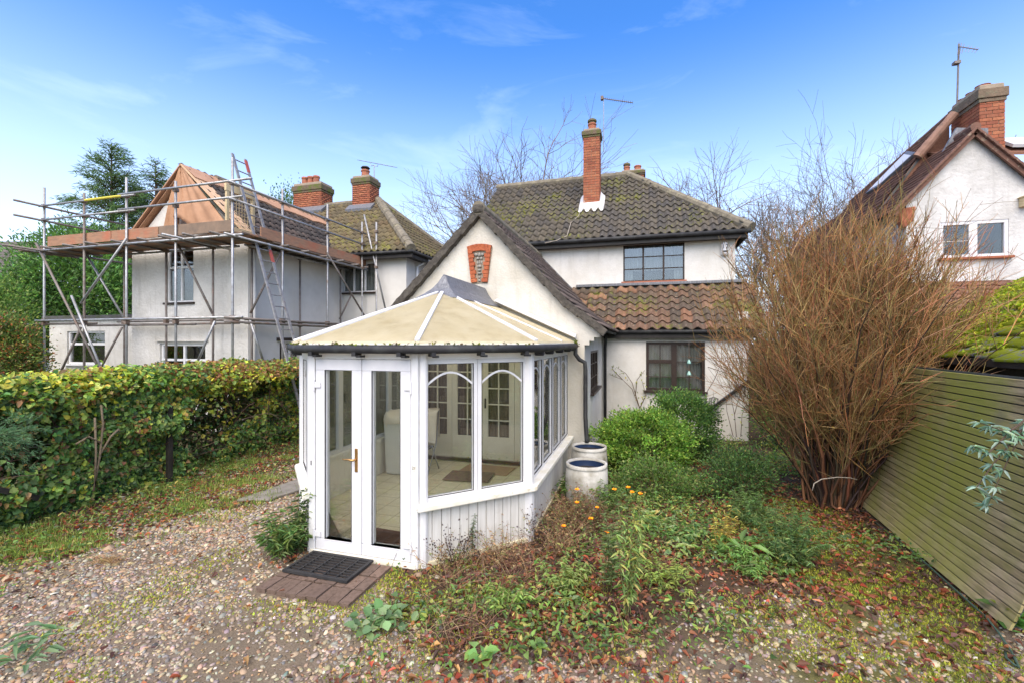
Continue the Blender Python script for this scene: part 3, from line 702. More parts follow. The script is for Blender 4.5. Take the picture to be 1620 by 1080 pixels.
# ground floor wall, window, lean-to roof
frg = ((0, GV, 0), FRONT)
wall('wall', frg, WU1, RU + .04, -.1, 2.46, [(.08, 1.385, 1.08, 2.22)], M['render'], house, .13)
MB().box(RU - .2, RU + .035, GV + .002, UV + 5.2, -.1, 2.9).build('wall', M['render'], house)
w = window(house, frg, .08, 1.385, 1.08, 2.22, [(.715, .12)], [[(1.40, .02), (1.76, .09)], [(1.40, .02), (1.76, .02)]], M['brownw'], fw=.065, c0=-.11, c1=-.03, gm=M['glassR'], sill=(.08, .05), curtain=(M['net'], [(.12, 1.35, 1.1, 2.2)]))
for (x0, x1) in ((.145, .655), (.775, 1.32)):
    MB(frg).box((x0 + x1) / 2 - .01, (x0 + x1) / 2 + .01, 1.145, 2.155, -.10, -.04).build('glazing_bar', M['brownw'], w)
lt = tiled(house, [(-1.9, GV - .22, 2.50), (RU + .28, GV - .22, 2.50), (RU + .28, UV, 3.72), (-1.9, UV, 3.72)], .252, .265, M['pantile_mix'], 110, .046, name='lean_to_roof')
MB().box(-.90, RU + .2, GV - .16, GV - .02, 2.30, 2.47).build('fascia', M['black'], house, bevel=.005)
gutter(house, [(-.86, GV - .20, 2.455), (RU + .25, GV - .20, 2.455)], .05)
MB().box(-1.75, RU + .25, UV - .14, UV - .004, 3.70, 3.775).build('lead_flashing', M['lead'], house, bevel=.01)
# first floor wall and window
fru = ((0, UV, 0), FRONT)
w0 = atv(986, 386, UV); w1 = atv(1083, 443, UV)
wz0, wz1 = 3.82, 4.80
wall('wall', fru, -4.72, RU, 3.0, 4.98, [(w0.x, w1.x, wz0, wz1)], M['render'], house, .13)
MB().box(RU - .2, RU - .003, UV + .002, UV + 5, 2.9, 4.98).build('wall', M['render'], house)
MB().box(-4.72, -4.6, UV + .002, UV + 5, 2.0, 4.98).build('wall', M['render'], house)
t3 = (w1.x - w0.x) / 3
window(house, fru, w0.x, w1.x, wz0, wz1, [w0.x + t3, w0.x + 2 * t3], [[(wz0 + .34, .022), (wz0 + .66, .022)]] * 3, M['brownw'], fw=.035, vw=.045, c0=-.10, c1=-.03, gm=M['glassR'], sill=(.05, .04), sillm=M['terracotta'], curtain=(M['blind'], [(w0.x + .05, w1.x - .05, wz0 + .3, wz1), (w0.x + .02, w0.x + .25, wz0, wz1), (w1.x - .25, w1.x - .02, wz0, wz1)]))
# main roof
EZ = 4.97; EV = 12.28; RV = 15.3; RZ = 7.63; EL = -4.92; ER = 2.55; RR = -.47
def vis_main(p): return not (p.x < -1.0 - (p.z - 4.9) * 1.1 and p.z < 5.0 + (-1.0 - p.x) * .55)
tiled(house, [(EL, EV, EZ), (ER, EV, EZ), (RR, RV, RZ), (EL, RV, RZ)], .212, .31, M['pantile'], 215, .042, vis=vis_main, name='main_roof')
tiled(house, [(ER, EV, EZ), (ER, 2 * RV - EV, EZ), (RR, RV, RZ)], .212, .31, M['pantile'], 0, .03, name='main_roof')
MB().prism([(EL, 2 * RV - EV, EZ), (ER, 2 * RV - EV, EZ), (RR, RV, RZ), (EL, RV, RZ)], (0, .03, -.05)).build('rear_roof', M['pantile'], house)
MB().prism([(EL + .05, UV, 4.9), (EL + .05, RV * 2 - UV, 4.9), (EL + .05, RV, RZ - .1)], (.15, 0, 0)).build('gable', M['render'], house)
roll(house, (EL, RV, RZ), (RR, RV, RZ), .125, M['hiproll']); roll(house, (ER, EV, EZ + .03), (RR, RV, RZ + .02), .13, M['hiproll'])
MB().box(EL, RU + .2, EV + .05, EV + .09, 4.78, 4.93).build('fascia', M['black'], house); MB().box(EL, RU + .2, EV + .09, UV - .003, 4.80, 4.835).build('soffit', M['black'], house)
gutter(house, [(EL, EV - .02, 4.93), (ER, EV - .02, 4.93)], .055)
MB().box(RU + .2, RU + .24, EV + .1, 18, 4.78, 4.93).build('fascia', M['black'], house)
# black lead valley beside wing roof
MB().bar((-1.65, UV - .02, 3.44), (-2.72, UV - .02, 4.58), .03, .10, (0, -1, 0)).build('lead_flashing', M['lead'], house)
# tall chimney
chimney(house, -1.70, -1.22, 13.62, 14.10, 5.9, 8.52, .20, 'FR', True, [(-1.46, 13.86, .24, .12, 'cap')])
ch = MB()
for (a, b, c, d) in [(-1.80, -1.70, 13.5, 14.0), (-1.22, -1.10, 13.5, 14.05)]:
    pass
f0 = lambda v: EZ + (v - EV) * (RZ - EZ) / (RV - EV)
ch.hexa([(-1.83, 13.42, f0(13.42) + .045), (-1.09, 13.42, f0(13.42) + .045), (-1.09, 13.64, f0(13.64) + .06), (-1.83, 13.64, f0(13.64) + .06), (-1.80, 13.46, f0(13.42) + .10), (-1.12, 13.46, f0(13.42) + .10), (-1.16, 13.63, f0(13.64) + .20), (-1.76, 13.63, f0(13.64) + .20)])
ch.hexa([(-1.24, 13.60, f0(13.6) + .05), (-1.08, 13.60, f0(13.6) + .05), (-1.08, 14.14, f0(14.14) + .05), (-1.24, 14.14, f0(14.14) + .05), (-1.23, 13.6, f0(13.6) + .22), (-1.14, 13.6, f0(13.6) + .10), (-1.14, 14.14, f0(14.14) + .10), (-1.23, 14.14, f0(14.14) + .22)])
ch.hexa([(-1.84, 13.60, f0(13.6) + .05), (-1.69, 13.60, f0(13.6) + .05), (-1.69, 14.14, f0(14.14) + .05), (-1.84, 14.14, f0(14.14) + .05), (-1.8, 13.6, f0(13.6) + .10), (-1.7, 13.6, f0(13.6) + .22), (-1.7, 14.14, f0(14.14) + .22), (-1.8, 14.14, f0(14.14) + .10)])
ch.build('mortar_fillet', M['flash'], house, bevel=.01)
q = atv(983, 281, 16.6); q2 = atv(1019, 281, 16.6)
chimney(house, q.x, q2.x, 16.6, 17.1, 7.0, 8.26, .16, 'FR', False, [(q.x + .18, 16.85, .2, .11, 'cap'), (q2.x - .22, 16.85, .2, .12, '')])
# aerial on the tall chimney
a0 = atv(955, 215, 14.12); a1 = atv(955, 157, 14.12)
ae = thing('aerial', 'thin single-boom television aerial on the tall brick chimney', 'aerial', a0, 'aerials on chimneys')
MB().tube([a0 + Vector((0, 0, -.5)), a1], .012, 6).build('mast', M['steel'], ae)
b0 = atv(952, 156, 14.12); b1 = atv(1001, 163, 14.12)
bm_ = MB().tube([b0, b1], .014, 6).build('boom', M['steelold'], ae)
for i in range(16):
    p = b0.lerp(b1, i / 15); MB().tube([p + Vector((0, -.10, .0)), p + Vector((0, .10, 0))], .004, 4).build('element', M['steelold'], ae)
MB().box(b0.x - .03, b0.x + .05, b0.y - .06, b0.y + .06, b0.z - .05, b0.z + .05).build('dipole_box', M['steelold'], ae)
# cable trailing down the roof
pts = [atv(925, 318, 13.5), atv(915, 345, 13.2), atv(903, 362, 12.9), atv(897, 378, 12.35), atv(880, 381, 12.2), atv(862, 385, 12.2)]
for p in pts[:4]: p.z = max(p.z, f0(p.y) + .07)
tag(MB().tube(pts, .009, 5).build('cable', M['string'], None), 'pale aerial cable trailing down the dark pantile roof', 'cable')
# downpipes of the house
def pipe(parent, pts, r=.036, name='downpipe', mat=None):
    o = MB().tube(pts, r, 10).build(name, mat or M['blackp'], parent, smooth=True); return o
dp = pipe(house, [(-.84, GV - .2, 2.44), (-.84, GV - .19, 2.32), (-.87, GV - .07, 2.08), (-.87, GV - .06, .1)])
# alarm box
q = atv(1146, 395, UV)
al = MB().lathe((q.x, UV - .045, q.z), [(.02, -.17), (.075, -.15), (.095, -.1), (.095, .1), (.07, .16), (.02, .18)], 14, True).build('alarm_box', M['upvc_clean'], None, smooth=True)
tag(al, 'small white alarm box marked in dark letters on the upper wall', 'alarm box')
lettering('12', .15, .003, al, (q.x, UV - .146, q.z))
MB().box(q.x - .055, q.x + .055, UV - .147, UV - .13, q.z - .09, q.z - .05).build('strobe', M['ink'], al, bevel=.012)

# ------------------------------------------------------------------ conservatory
A_, B_, C_, D_ = Vector((-4.30, 4.96, 0)), Vector((-3.39, 4.04, 0)), Vector((-2.115, 4.04, 0)), Vector((-1.195, 4.96, 0))
E_, F_ = Vector((-1.195, 7.74, 0)), Vector((-4.30, 7.74, 0))
con = thing('conservatory', 'white framed conservatory with beige ribbed roof and glazed double doors', 'conservatory', (-2.75, 5.8, 0))
def frame_of(P, Q): d = (Q - P); L = d.length; d.normalize(); return ((P.x, P.y, 0), (d.x, d.y)), L
SZ = .60; FZ = .05; HZ = 2.05
# floor
m = MB(); m.prism([(p.x, p.y, -.05) for p in (A_, B_, C_, D_, E_, F_)], (0, 0, .09)); m.build('floor', M['vinyl'], con)
def arch(fr, a0, a1, zb, rise, c, par):
    pts = [(a0 + (a1 - a0) * t, zb + rise * math.sin(math.pi * (.12 + .76 * t)) - rise * .37, c) for t in np.linspace(0, 1, 15)]
    m = MB(fr)
    for p, q in zip(pts[:-1], pts[1:]): m.bar(p, q, .006, .020)
    m.build('arch_bar', M['upvc'], par)
def gasket(fr, a0, a1, b0, b1, c, par, t=.005):
    m = MB(fr)
    for q in ((a0 - t, a0, b0 - t, b1 + t), (a1, a1 + t, b0 - t, b1 + t), (a0, a1, b0 - t, b0), (a0, a1, b1, b1 + t)): m.box(q[0], q[1], q[2], q[3], c - .010, c + .004)
    m.build('gasket', M['blackp'], par)
def glazed(P, Q, n, clad_out=True, arches=True):
    fr, L = frame_of(P, Q); pw = .065
    # dwarf wall: inner lining and outer boards
    MB(fr).box(.0, L, -.06, SZ - .03, -.115, -.045).build('dwarf_wall', M['clad'], con)
    nb = round((L - .1) / .10); bw = (L - .1) / nb
    for i in range(nb):
        MB(fr).box(.05 + i * bw + .003, .05 + (i + 1) * bw - .003, -.05 + .012 * rnd.random(), SZ - .03, -.045, -.022 - .003 * rnd.random()).build('cladding_board', M['clad'], con, bevel=.003)
    nb2 = round((L - .2) / .13); bw2 = (L - .2) / nb2
    for i in range(nb2):
        MB(fr).box(.1 + i * bw2 + .002, .1 + (i + 1) * bw2 - .002, .045, SZ - .02, -.125, -.115).build('lining_board', M['cream'], con)
    MB(fr).box(-.02, L + .02, SZ - .03, SZ + .03, -.14, .07).build('sill', M['sillw'], con, bevel=.012)
    ws = (L - 2 * .05) / n
    for i in range(n):
        a0 = .05 + i * ws; a1 = a0 + ws
        w = window(con, fr, a0 + .002, a1 - .002, SZ + .03, HZ, [], [[]], M['upvc'], fw=.048, c0=-.085, c1=-.025, room=False, name='window')
        g0, g1 = a0 + .05, a1 - .05
        gasket(fr, g0, g1, SZ + .078, HZ - .048, -.027, w)
        if arches: arch(fr, g0, g1, HZ - .26, .20, -.048, w)
    MB(fr).box(0, L, HZ, HZ + .11, -.09, -.018).build('head_rail', M['upvc'], con)
def post(P, w=.055, z0=-.05): MB().lathe((P.x, P.y, 0), [(w, z0), (w, HZ + .1)], 10, True).build('corner_post', M['upvc'], con)
cen = Vector((-2.755, 6.0, 0))
def inset(P, k=.055): d = (cen - P); d.normalize(); return P + d * k
glazed(C_, D_, 2); glazed(D_, E_, 4); glazed(A_, B_, 2); glazed(F_, A_, 4)
for P in (A_, D_): post(inset(P), .07)
for P, sx in ((B_, 1), (C_, -1)):
    MB().box(min(P.x, P.x + sx * .075), max(P.x, P.x + sx * .075), P.y - .012, P.y + .07, -.06, HZ + .11).build('corner_post', M['upvc'], con, bevel=.006)
    q = inset(P, .02); MB().lathe((q.x + (-.03 * sx), q.y + .045, 0), [(.045, -.05), (.045, HZ + .1)], 10, True).build('corner_post', M['upvc'], con)
# door face
fd = ((0, 4.04, 0), FRONT)
MB(fd).box(B_.x + .02, C_.x - .02, -.05, .05, -.10, .02).build('threshold', M['sillw'], con, bevel=.006)
MB(fd).box(B_.x + .075, C_.x - .075, HZ + .005, HZ + .11, -.09, .0).build('head_rail', M['upvc'], con)
L0, L1 = B_.x + .078, C_.x - .078; mid = (L0 + L1) / 2
for i, (a0, a1) in enumerate(((L0, mid), (mid, L1))):
    d = window(con, fd, a0 + .003, a1 - .003, .055, HZ, [], [[]], M['upvc_clean'], fw=.118, c0=-.075, c1=.004, room=False, name='door', bevel=.007)
    MB(fd).box(a0 + .112, a1 - .112, .055 + .108, .055 + .118, -.05, .008).build('bead', M['upvc'], d)
    gasket(fd, a0 + .121, a1 - .121, .055 + .118, HZ - .118, .002, d)
    hx = a0 - .012 if i == 0 else a1 + .012
    for z in (.22, 1.78):
        s = 1 if i == 0 else -1
        h_ = MB(fd).box(min(hx, hx + s * .085), max(hx, hx + s * .085), z - .03, z + .03, .006, .02).build('hinge', M['upvc_clean'], d, bevel=.004)
        MB(fd).tube([(hx + s * .006, z - .065, .018), (hx + s * .006, z + .055, .018)], .011, 8).build('hinge_pin', M['upvc_clean'], h_)
    if i == 0:
        hh = MB(fd).box(a1 - .075, a1 - .043, .90, 1.14, .004, .014).build('handle', M['gold'], d, bevel=.003)
        MB(fd).tube([(a1 - .06, 1.03, .01), (a1 - .06, 1.03, .055), (a1 - .085, 1.03, .06), (a1 - .12, 1.036, .06), (a1 - .16, 1.033, .058), (a1 - .19, 1.035, .055)], [.011, .012, .011, .009, .009, .006], 8).build('lever', M['gold'], hh, smooth=True)
MB(fd).box(L0 - .05, L0 - .04, .93, .98, .012, .016).build('keyhole', M['blackp'], con)
pl = MB(fd).box(C_.x - .055, C_.x - .022, .96, 1.03, .012, .018).build('number_plate', M['sillw'], con, bevel=.002)
lettering('21', .04, .001, pl, (C_.x - .0385, 4.04 - .02, .98))
# gutter with brackets and eaves moss
def off(P, k): d = P - cen; d.z = 0; d.normalize(); return P + d * k
GZ_ = 2.155
ring = [off(p, .12) for p in (A_, B_, C_, D_)]; pE = Vector((-1.085, 7.70, 0)); pF = Vector((-4.41, 7.70, 0))
gp_ = [pF] + ring + [pE]
gt = MB().tube([(p.x, p.y, GZ_) for p in gp_], .044, 10).build('gutter', M['blackp'], con, smooth=True)
def brk(P, Q, ts):
    for t in ts:
        p = P.lerp(Q, t); d = (Q - P).normalized(); m = MB(((p.x, p.y, GZ_), (d.x, d.y)))
        m.box(-.022, .022, -.07, -.025, -.08, .03); m.box(.018, .06, -.082, -.06, -.08, .012); m.build('bracket', M['blackp'], gt)
brk(ring[1], ring[2], (.12, .5, .87)); brk(ring[2], ring[3], (.12, .5, .88)); brk(ring[3], pE, (.05, .25, .5, .75, .95)); brk(ring[0], ring[1], (.5,))
# roof panels: front, facets, sides
RF = Vector((-2.755, 6.02, 2.93)); RB = Vector((-2.755, 7.74, 2.93)); EZc = 2.20
eo = [off(p, .10) for p in (A_, B_, C_, D_)]; eA, eB, eC, eD = [Vector((p.x, p.y, EZc)) for p in eo]; eE = Vector((-1.10, 7.74, EZc)); eF = Vector((-4.40, 7.74, EZc))
def panel_(pts):
    P = [Vector(p) for p in pts]; n = (P[1] - P[0]).cross(P[2] - P[0]).normalized(); n = n if n.z > 0 else -n
    MB().prism([tuple(p) for p in P], tuple(n * .025)).build('roof_panel', M['poly'], con)
    # fine multiwall ribs
    return n
def onr(P, Q, t): return P.lerp(Q, t)
panel_([eB, eC, RF]); panel_([eC, eD, RF]); panel_([eA, eB, RF])
for (S, T, sR, sT) in ((eD, eE, RF, RB),):
    t1 = .55; X = S.lerp(T, t1); Y = sR.lerp(sT, t1 * .5)
    panel_([S, X, Y, sR]); panel_([X, T, sT, Y]); side_bar = (X, Y)
panel_([eF, eA, RF, RB])
def bar_(p, q, w=.05):
    up = Vector((0, 0, .034)); MB().bar(p + up, q + up, w, .028).build('glazing_bar', M['upvc_clean'], con, bevel=.006)
for p in (eA, eB, eC, eD): bar_(p + (RF - p) * .01, RF)
m = MB()
for i in range(1, 46):
    t_ = i / 46; p_ = eD.lerp(eE, t_); q_ = (RF.lerp(RB, t_)); m.bar(p_ + Vector((.0, 0, .027)), q_ + Vector((.0, 0, .027)), .005, .006)
rb_ = m.build('panel_ribs', M['poly'], con); rb_['kind'] = 'stuff'
bar_(side_bar[0], side_bar[1], .04); bar_(eF.lerp(eA, .45), RB.lerp(RF, .5), .04)
for P, Q in ((eA, eB), (eB, eC), (eC, eD), (eD, eE), (eF, eA)):
    MB().bar(P + Vector((0, 0, -.008)), Q + Vector((0, 0, -.008)), .03, .03).build('eaves_strip', M['sillw'], con)
# lead ridge cap, flared
def capring(v, w): return
m = MB(); prof = [(.32, 2.83), (.22, 2.91), (.14, 2.985), (.08, 3.07), (.045, 3.14), (.03, 3.17)]
rings = []
for (dv, k) in ((0, 1.0), (1, 1.0)):
    for (w, z) in prof:
        rings.append((w, z, dv))
n = len(prof); Vv = []
for (w, z) in prof: Vv += [(-2.755 - w, 6.08 - w * .95, z), (-2.755 + w, 6.08 - w * .95, z), (-2.755 + w, 7.79, z), (-2.755 - w, 7.79, z)]
m.V = [Vector(v) for v in Vv]
for i in range(n - 1):
    for k in range(4):
        j = (k + 1) % 4; m.F.append((4 * i + k, 4 * i + j, 4 * i + 4 + j, 4 * i + 4 + k))
m.F.append((4 * n - 4, 4 * n - 3, 4 * n - 2, 4 * n - 1))
rc = m.build('lead_ridge_cap', M['lead'], con)
MB().tube([(-2.755, 6.05, 3.17), (-2.755, 7.79, 3.17)], .026, 8).build('ridge_roll', M['lead'], rc)
for s, T in ((1, eE), (-1, eF)):
    p = Vector((-2.755 + s * .25, 7.74, 2.90)); q = Vector((T.x + s * .02, 7.74, EZc + .05))
    m = MB(); u = Vector((0, 0, .10)); f_ = Vector((0, -.13, .035)); m.hexa([p, q, q + f_, p + f_, p + u + Vector((0, .05, 0)), q + u + Vector((0, .05, 0)), q + f_ + Vector((0, 0, .02)), p + f_ + Vector((0, 0, .02))], False)
    m.build('lead_flashing', M['lead'] if s < 0 else M['flash'], con, bevel=.006)
# downpipe to the water butts
pipe(con, [(-1.085, 7.66, 2.14), (-1.085, 7.66, 2.02), (-1.02, 7.66, 1.93), (-.93, 7.68, 1.88), (-.92, 7.68, 1.75), (-.92, 7.68, .95), (-.86, 7.36, .62)], .036, 'downpipe')
# moss in the gutter
mp_ = []
for P, Q, nn in ((ring[1], ring[2], 90), (ring[2], ring[3], 60), (ring[0], ring[1], 25)):
    t = rng.random(nn); pp = np.array(P)[None] * (1 - t[:, None]) + np.array(Q)[None] * t[:, None]; pp[:, 2] = 2.185 + rng.random(nn) * .012
    mp_.append(pp)
mp_.append(np.array([[-1.09, 7.6, 2.2]]) + rng.normal(0, .035, (60, 3)) * np.array([1, 1, .8]))
mp_ = np.concatenate(mp_); N_ = rng.normal(0, 1, mp_.shape); N_[:, 2] += 1
V, F, c = leafmesh(mp_, rng.normal(0, 1, mp_.shape), N_, .04, .03, jit(pick([(.08, .09, .02), (.12, .14, .02), (.05, .04, .02)], len(mp_)), .2))
o = piece('gutter_moss', npmesh('gutter_moss', V, F, M['leaf'], c), con); o['kind'] = 'stuff'

# ------------------------------------------------------------------ things inside the conservatory
bin_ = thing('laundry_bin', 'tall white laundry bin with cream bag folded over its rim inside conservatory', 'laundry bin', (-3.86, 6.85, .045))
p = (-3.86, 6.85)
b0 = MB(); bw, bd = .26, .22
b0.hexa([(p[0] - bw * .9, p[1] - bd * .9, .045), (p[0] + bw * .9, p[1] - bd * .9, .045), (p[0] + bw * .9, p[1] + bd * .9, .045), (p[0] - bw * .9, p[1] + bd * .9, .045), (p[0] - bw, p[1] - bd, .98), (p[0] + bw, p[1] - bd, .98), (p[0] + bw, p[1] + bd, .98), (p[0] - bw, p[1] + bd, .98)]); b0.build('body', M['binwhite'], bin_, bevel=.04)
m = MB(); rim = []
nn = 40
for i in range(nn):
    a = 2 * math.pi * i / nn; ca, sa = math.cos(a), math.sin(a); e = .42
    x = math.copysign(abs(ca) ** e, ca); y = math.copysign(abs(sa) ** e, sa); rim.append((x, y))
Vv = []
for k, (s, z) in enumerate([(1.05, .86), (1.10, .92), (1.08, 1.0), (.98, 1.04), (.6, 1.08), (.1, 1.10)]):
    for i, (x, y) in enumerate(rim):
        w = .03 * math.sin(i * .9 + k) + .02 * math.sin(i * 2.3); Vv.append(Vector((p[0] + x * bw * (s + w * .5), p[1] + y * bd * (s + w * .5), z + (w * 1.2 if k < 4 else 0))))
m.V = Vv
for k in range(5):
    for i in range(nn): j = (i + 1) % nn; m.F.append((k * nn + i, k * nn + j, k * nn + nn + j, k * nn + nn + i))
m.build('bag', M['white_cloth'], bin_, smooth=True)
ch_ = thing('folding_chair', 'grey metal folding chair draped with cream cloth inside conservatory', 'chair', (-3.46, 6.98, .045))
cx, cy = -3.60, 6.98
for sx in (-.22, .22):
    MB().tube([(cx + sx, cy - .2, .05), (cx + sx, cy + .12, .5), (cx + sx, cy + .22, 1.05)], .012, 8).build('leg', M['chrome'], ch_, smooth=True)
    MB().tube([(cx + sx, cy + .22, .05), (cx + sx, cy - .05, .5)], .012, 8).build('leg', M['chrome'], ch_, smooth=True)
MB().bar((cx - .22, cy - .15, .47), (cx + .22, cy - .15, .47), .36, .03).build('seat', M['greyfab'], ch_)
MB().tube([(cx - .22, cy - .12, .16), (cx + .22, cy - .12, .16)], .01, 8).build('stretcher', M['chrome'], ch_)
m = MB(); nu, nv = 14, 14
for j in range(nv + 1):
    for i in range(nu + 1):
        s = i / nu; t = j / nv; x = cx - .23 + .46 * s
        if t < .5: y = cy + .12 - .02 * math.sin(s * 12) - .05 * (1 - t * 2) * (1 + .4 * math.sin(s * 9)); z = .62 + .46 * (t * 2) - (.12 * s if t == 0 else 0)
        else: y = cy + .26 + .03 * math.sin(s * 10); z = 1.08 - .5 * (t - .5) * 2
        m.V.append(Vector((x, y, z)))
for j in range(nv):
    for i in range(nu): a = j * (nu + 1) + i; m.F.append((a, a + 1, a + nu + 2, a + nu + 1))
tag(m.build('throw_cloth', M['white_cloth'], None, smooth=True), 'cream cloth hung over the folding chair inside conservatory', 'cloth')
def mat_on(name, label, cat, u0, u1, v0, v1, z, mt, rot=0):
    m = MB(); x, y = (u1 - u0) / 2, (v1 - v0) / 2
    o = m.box(-x, x, -y, y, 0, .012).build(name, mt, None, bevel=.005); o.matrix_basis = Matrix.Translation(((u0 + u1) / 2, (v0 + v1) / 2, z)) @ Matrix.Rotation(rot, 4, 'Z'); W[o] = o.matrix_basis
    return tag(o, label, cat)
mat_on('doormat', 'brown doormat just inside the glazed conservatory doors', 'doormat', -3.12, -2.42, 4.25, 4.68, .042, M['matbrown'], R(-4))
mat_on('rug', 'pale tan rug in front of the inner french doors', 'rug', -2.98, -2.12, 7.12, 7.62, .042, M['mattan'], R(-3))
mat_on('rug', 'grey-brown rug overlapping the pale tan rug', 'rug', -3.06, -2.32, 6.62, 7.14, .056, M['matgrey'], R(5))
# ladder-like wire rack by the right windows
rk = thing('wire_rack', 'thin grey wire rack by the right-hand conservatory windows', 'rack', (-1.45, 5.6, .045))
for v in (5.42, 5.62): MB().tube([(-1.42, v, .045), (-1.42, v, 1.5)], .007, 6).build('upright', M['chrome'], rk)
for z in (.5, .8, 1.1, 1.4): MB().tube([(-1.42, 5.42, z), (-1.40, 5.47, z - .05), (-1.40, 5.52, z - .02), (-1.40, 5.57, z - .05), (-1.42, 5.62, z)], .006, 6).build('shelf_wire', M['chrome'], rk)

# ------------------------------------------------------------------ brick step, rubber mat, slab, barrels
path = thing('brick_path', 'small brown brick paving in front of the conservatory doors', 'paving', (-2.8, 3.6, 0)); 
del path['category']; path['kind'] = 'structure'
del path['label']
base = MB().box(-3.31, -2.36, 3.28, 4.0, -.05, .008).build('bedding', M['concrete'], path)
pm = brick_mesh(.098, .21, .065, M['paver']); pm2 = brick_mesh(.21, .098, .065, M['paver'])
for r, v in enumerate((3.38, 3.61, 3.84)):
    for i in range(9):
        Mx = Matrix.Translation((-3.26 + i * .106, v + rnd.gauss(0, .004), .005 + rnd.gauss(0, .003))) @ Matrix.Rotation(rnd.gauss(0, .02), 4, 'Z')
        piece('brick', pm, path, Mx)
mt = thing('rubber_mat', 'black rubber grid mat lying on the brick paving', 'doormat', (-2.95, 3.75, .04))
RM = Matrix.Translation((-2.93, 3.76, .045)) @ Matrix.Rotation(R(-1), 4, 'Z')
def rmb(name, m): o = m.build(name, M['rubber'], mt); o.matrix_basis = RM; W[o] = RM; return o
m = MB(); X, Y = .36, .21
for (a, b, c, d) in ((-X, X, -Y, -Y + .03), (-X, X, Y - .03, Y), (-X, -X + .03, -Y + .03, Y - .03), (X - .03, X, -Y + .03, Y - .03)): m.box(a, b, c, d, 0, .022)
rmb('border', m)
for i in range(1, 5): rmb('rib', MB().box(-X + i * .144 - .007, -X + i * .144 + .007, -Y + .03, Y - .03, 0, .020))
for j in range(1, 9): rmb('slat', MB().box(-X + .03, X - .03, -Y + .0455 * j - .008, -Y + .0455 * j + .003, 0, .016))
m = MB(); n = 14
slab = MB().prism([(-5.42, 5.02, .01), (-5.0, 5.15, .01), (-4.62, 6.7, .01), (-5.2, 6.75, .01)], (0, 0, .035)).build('path', M['concrete'], None, bevel=.01); slab['kind'] = 'structure'
def barrel(name, label, u, v, r, h, parts_):
    t = thing(name, label, 'water butt', (u, v, 0), 'white water butts')
    MB().lathe((u, v, 0), [(r * .88, 0), (r * .98, .12), (r, h * .4), (r, h * .6), (r * .98, h * .88), (r * .93, h - .05), (r * .93, h)], 28).build('body', M['barrel'], t, smooth=True)
    MB().lathe((u, v, 0), [(r * .97, h - .03), (r * .97, h + .012), (r * .86, h + .012), (r * .86, h - .02)], 28).build('rim', M['barrel'], t, smooth=True)
    MB().lathe((u, v, 0), [(r * .87, h), (r * .87, h - .3), (r * .2, h - .31)], 24).build('lining', M['barrelblue'], t, smooth=True)
    MB().lathe((u, v, 0), [(r * .86, h - parts_), (.001, h - parts_)], 24).build('water', M['water'], t)
barrel('water_butt', 'white water butt directly under the black downpipe', -.80, 7.15, .28, .60, .07)
barrel('water_butt', 'white water butt in front, standing among dead stems', -.74, 6.30, .29, .56, .10)

# ------------------------------------------------------------------ bird feeders, rail, chime on the ground floor wall
rail = thing('diagonal_rail', 'black sloping bracket bar fixed low on the white wall', 'rail', (1.9, GV - .05, 1))
p, q = atv(1117, 652, GV - .05), atv(1186, 601, GV - .05)
MB().bar(p, q, .05, .06).build('bar', M['black'], rail); MB().bar(p + Vector((0, 0, .045)), q + Vector((0, 0, .045)), .03, .015).build('groove', M['lead'], rail)
def feeder(px, py, w, h, label, tube_=False):
    c = atv(px, py, GV - .14); t = thing('bird_feeder', label, 'bird feeder', c, 'bird feeders on the wall')
    if tube_:
        MB().lathe(c, [(w * .8, -h / 2), (w, -h / 2 + .02), (w, h * .12)], 12, True).build('seed_tube', M['net'], t); MB().lathe(c, [(w * 1.02, h * .12), (w * 1.0, h * .3), (w * .5, h * .5)], 12, True).build('lid', M['lead'], t)
    else:
        for i in range(9):
            a = 2 * math.pi * i / 9; MB().tube([c + Vector((w * math.cos(a), w * .6 * math.sin(a), -h / 2)), c + Vector((w * math.cos(a), w * .6 * math.sin(a), h * .4)), c + Vector((0, 0, h / 2))], .004, 4).build('wire', M['blackp'], t)
        for z in (-.5, 0, .4): MB().lathe(c, [(w, h * z - .004), (w, h * z + .004)], 12).build('ring', M['blackp'], t)
    MB().tube([c + Vector((0, 0, h / 2)), c + Vector((0, .08, h / 2 + .12))], .003, 4).build('hook', M['blackp'], t)
feeder(1115, 642, .05, .40, 'tube bird feeder with grey lid at the foot of the black bar', True)
feeder(1129, 641, .10, .40, 'wire cage bird feeder next to the tube feeder')
feeder(1171, 612, .11, .42, 'wire cage bird feeder nearest the wall corner')
wc = thing('wind_chime', 'green glass wind chime hanging in front of the dark framed window', 'wind chime', atv(1090, 560, GV - .12))
c0_, c1_ = atv(1090, 530, GV - .12), atv(1090, 590, GV - .12)
MB().tube([c0_, c1_], .003, 4).build('cord', M['string'], wc)
for py, r in ((572, .045), (590, .05)): c = atv(1090, py, GV - .12); MB().lathe(c, [(.005, .06), (r * .6, .03), (r, -.02), (r * .95, -.04)], 10, True).build('bell', M['greenglass'], wc)

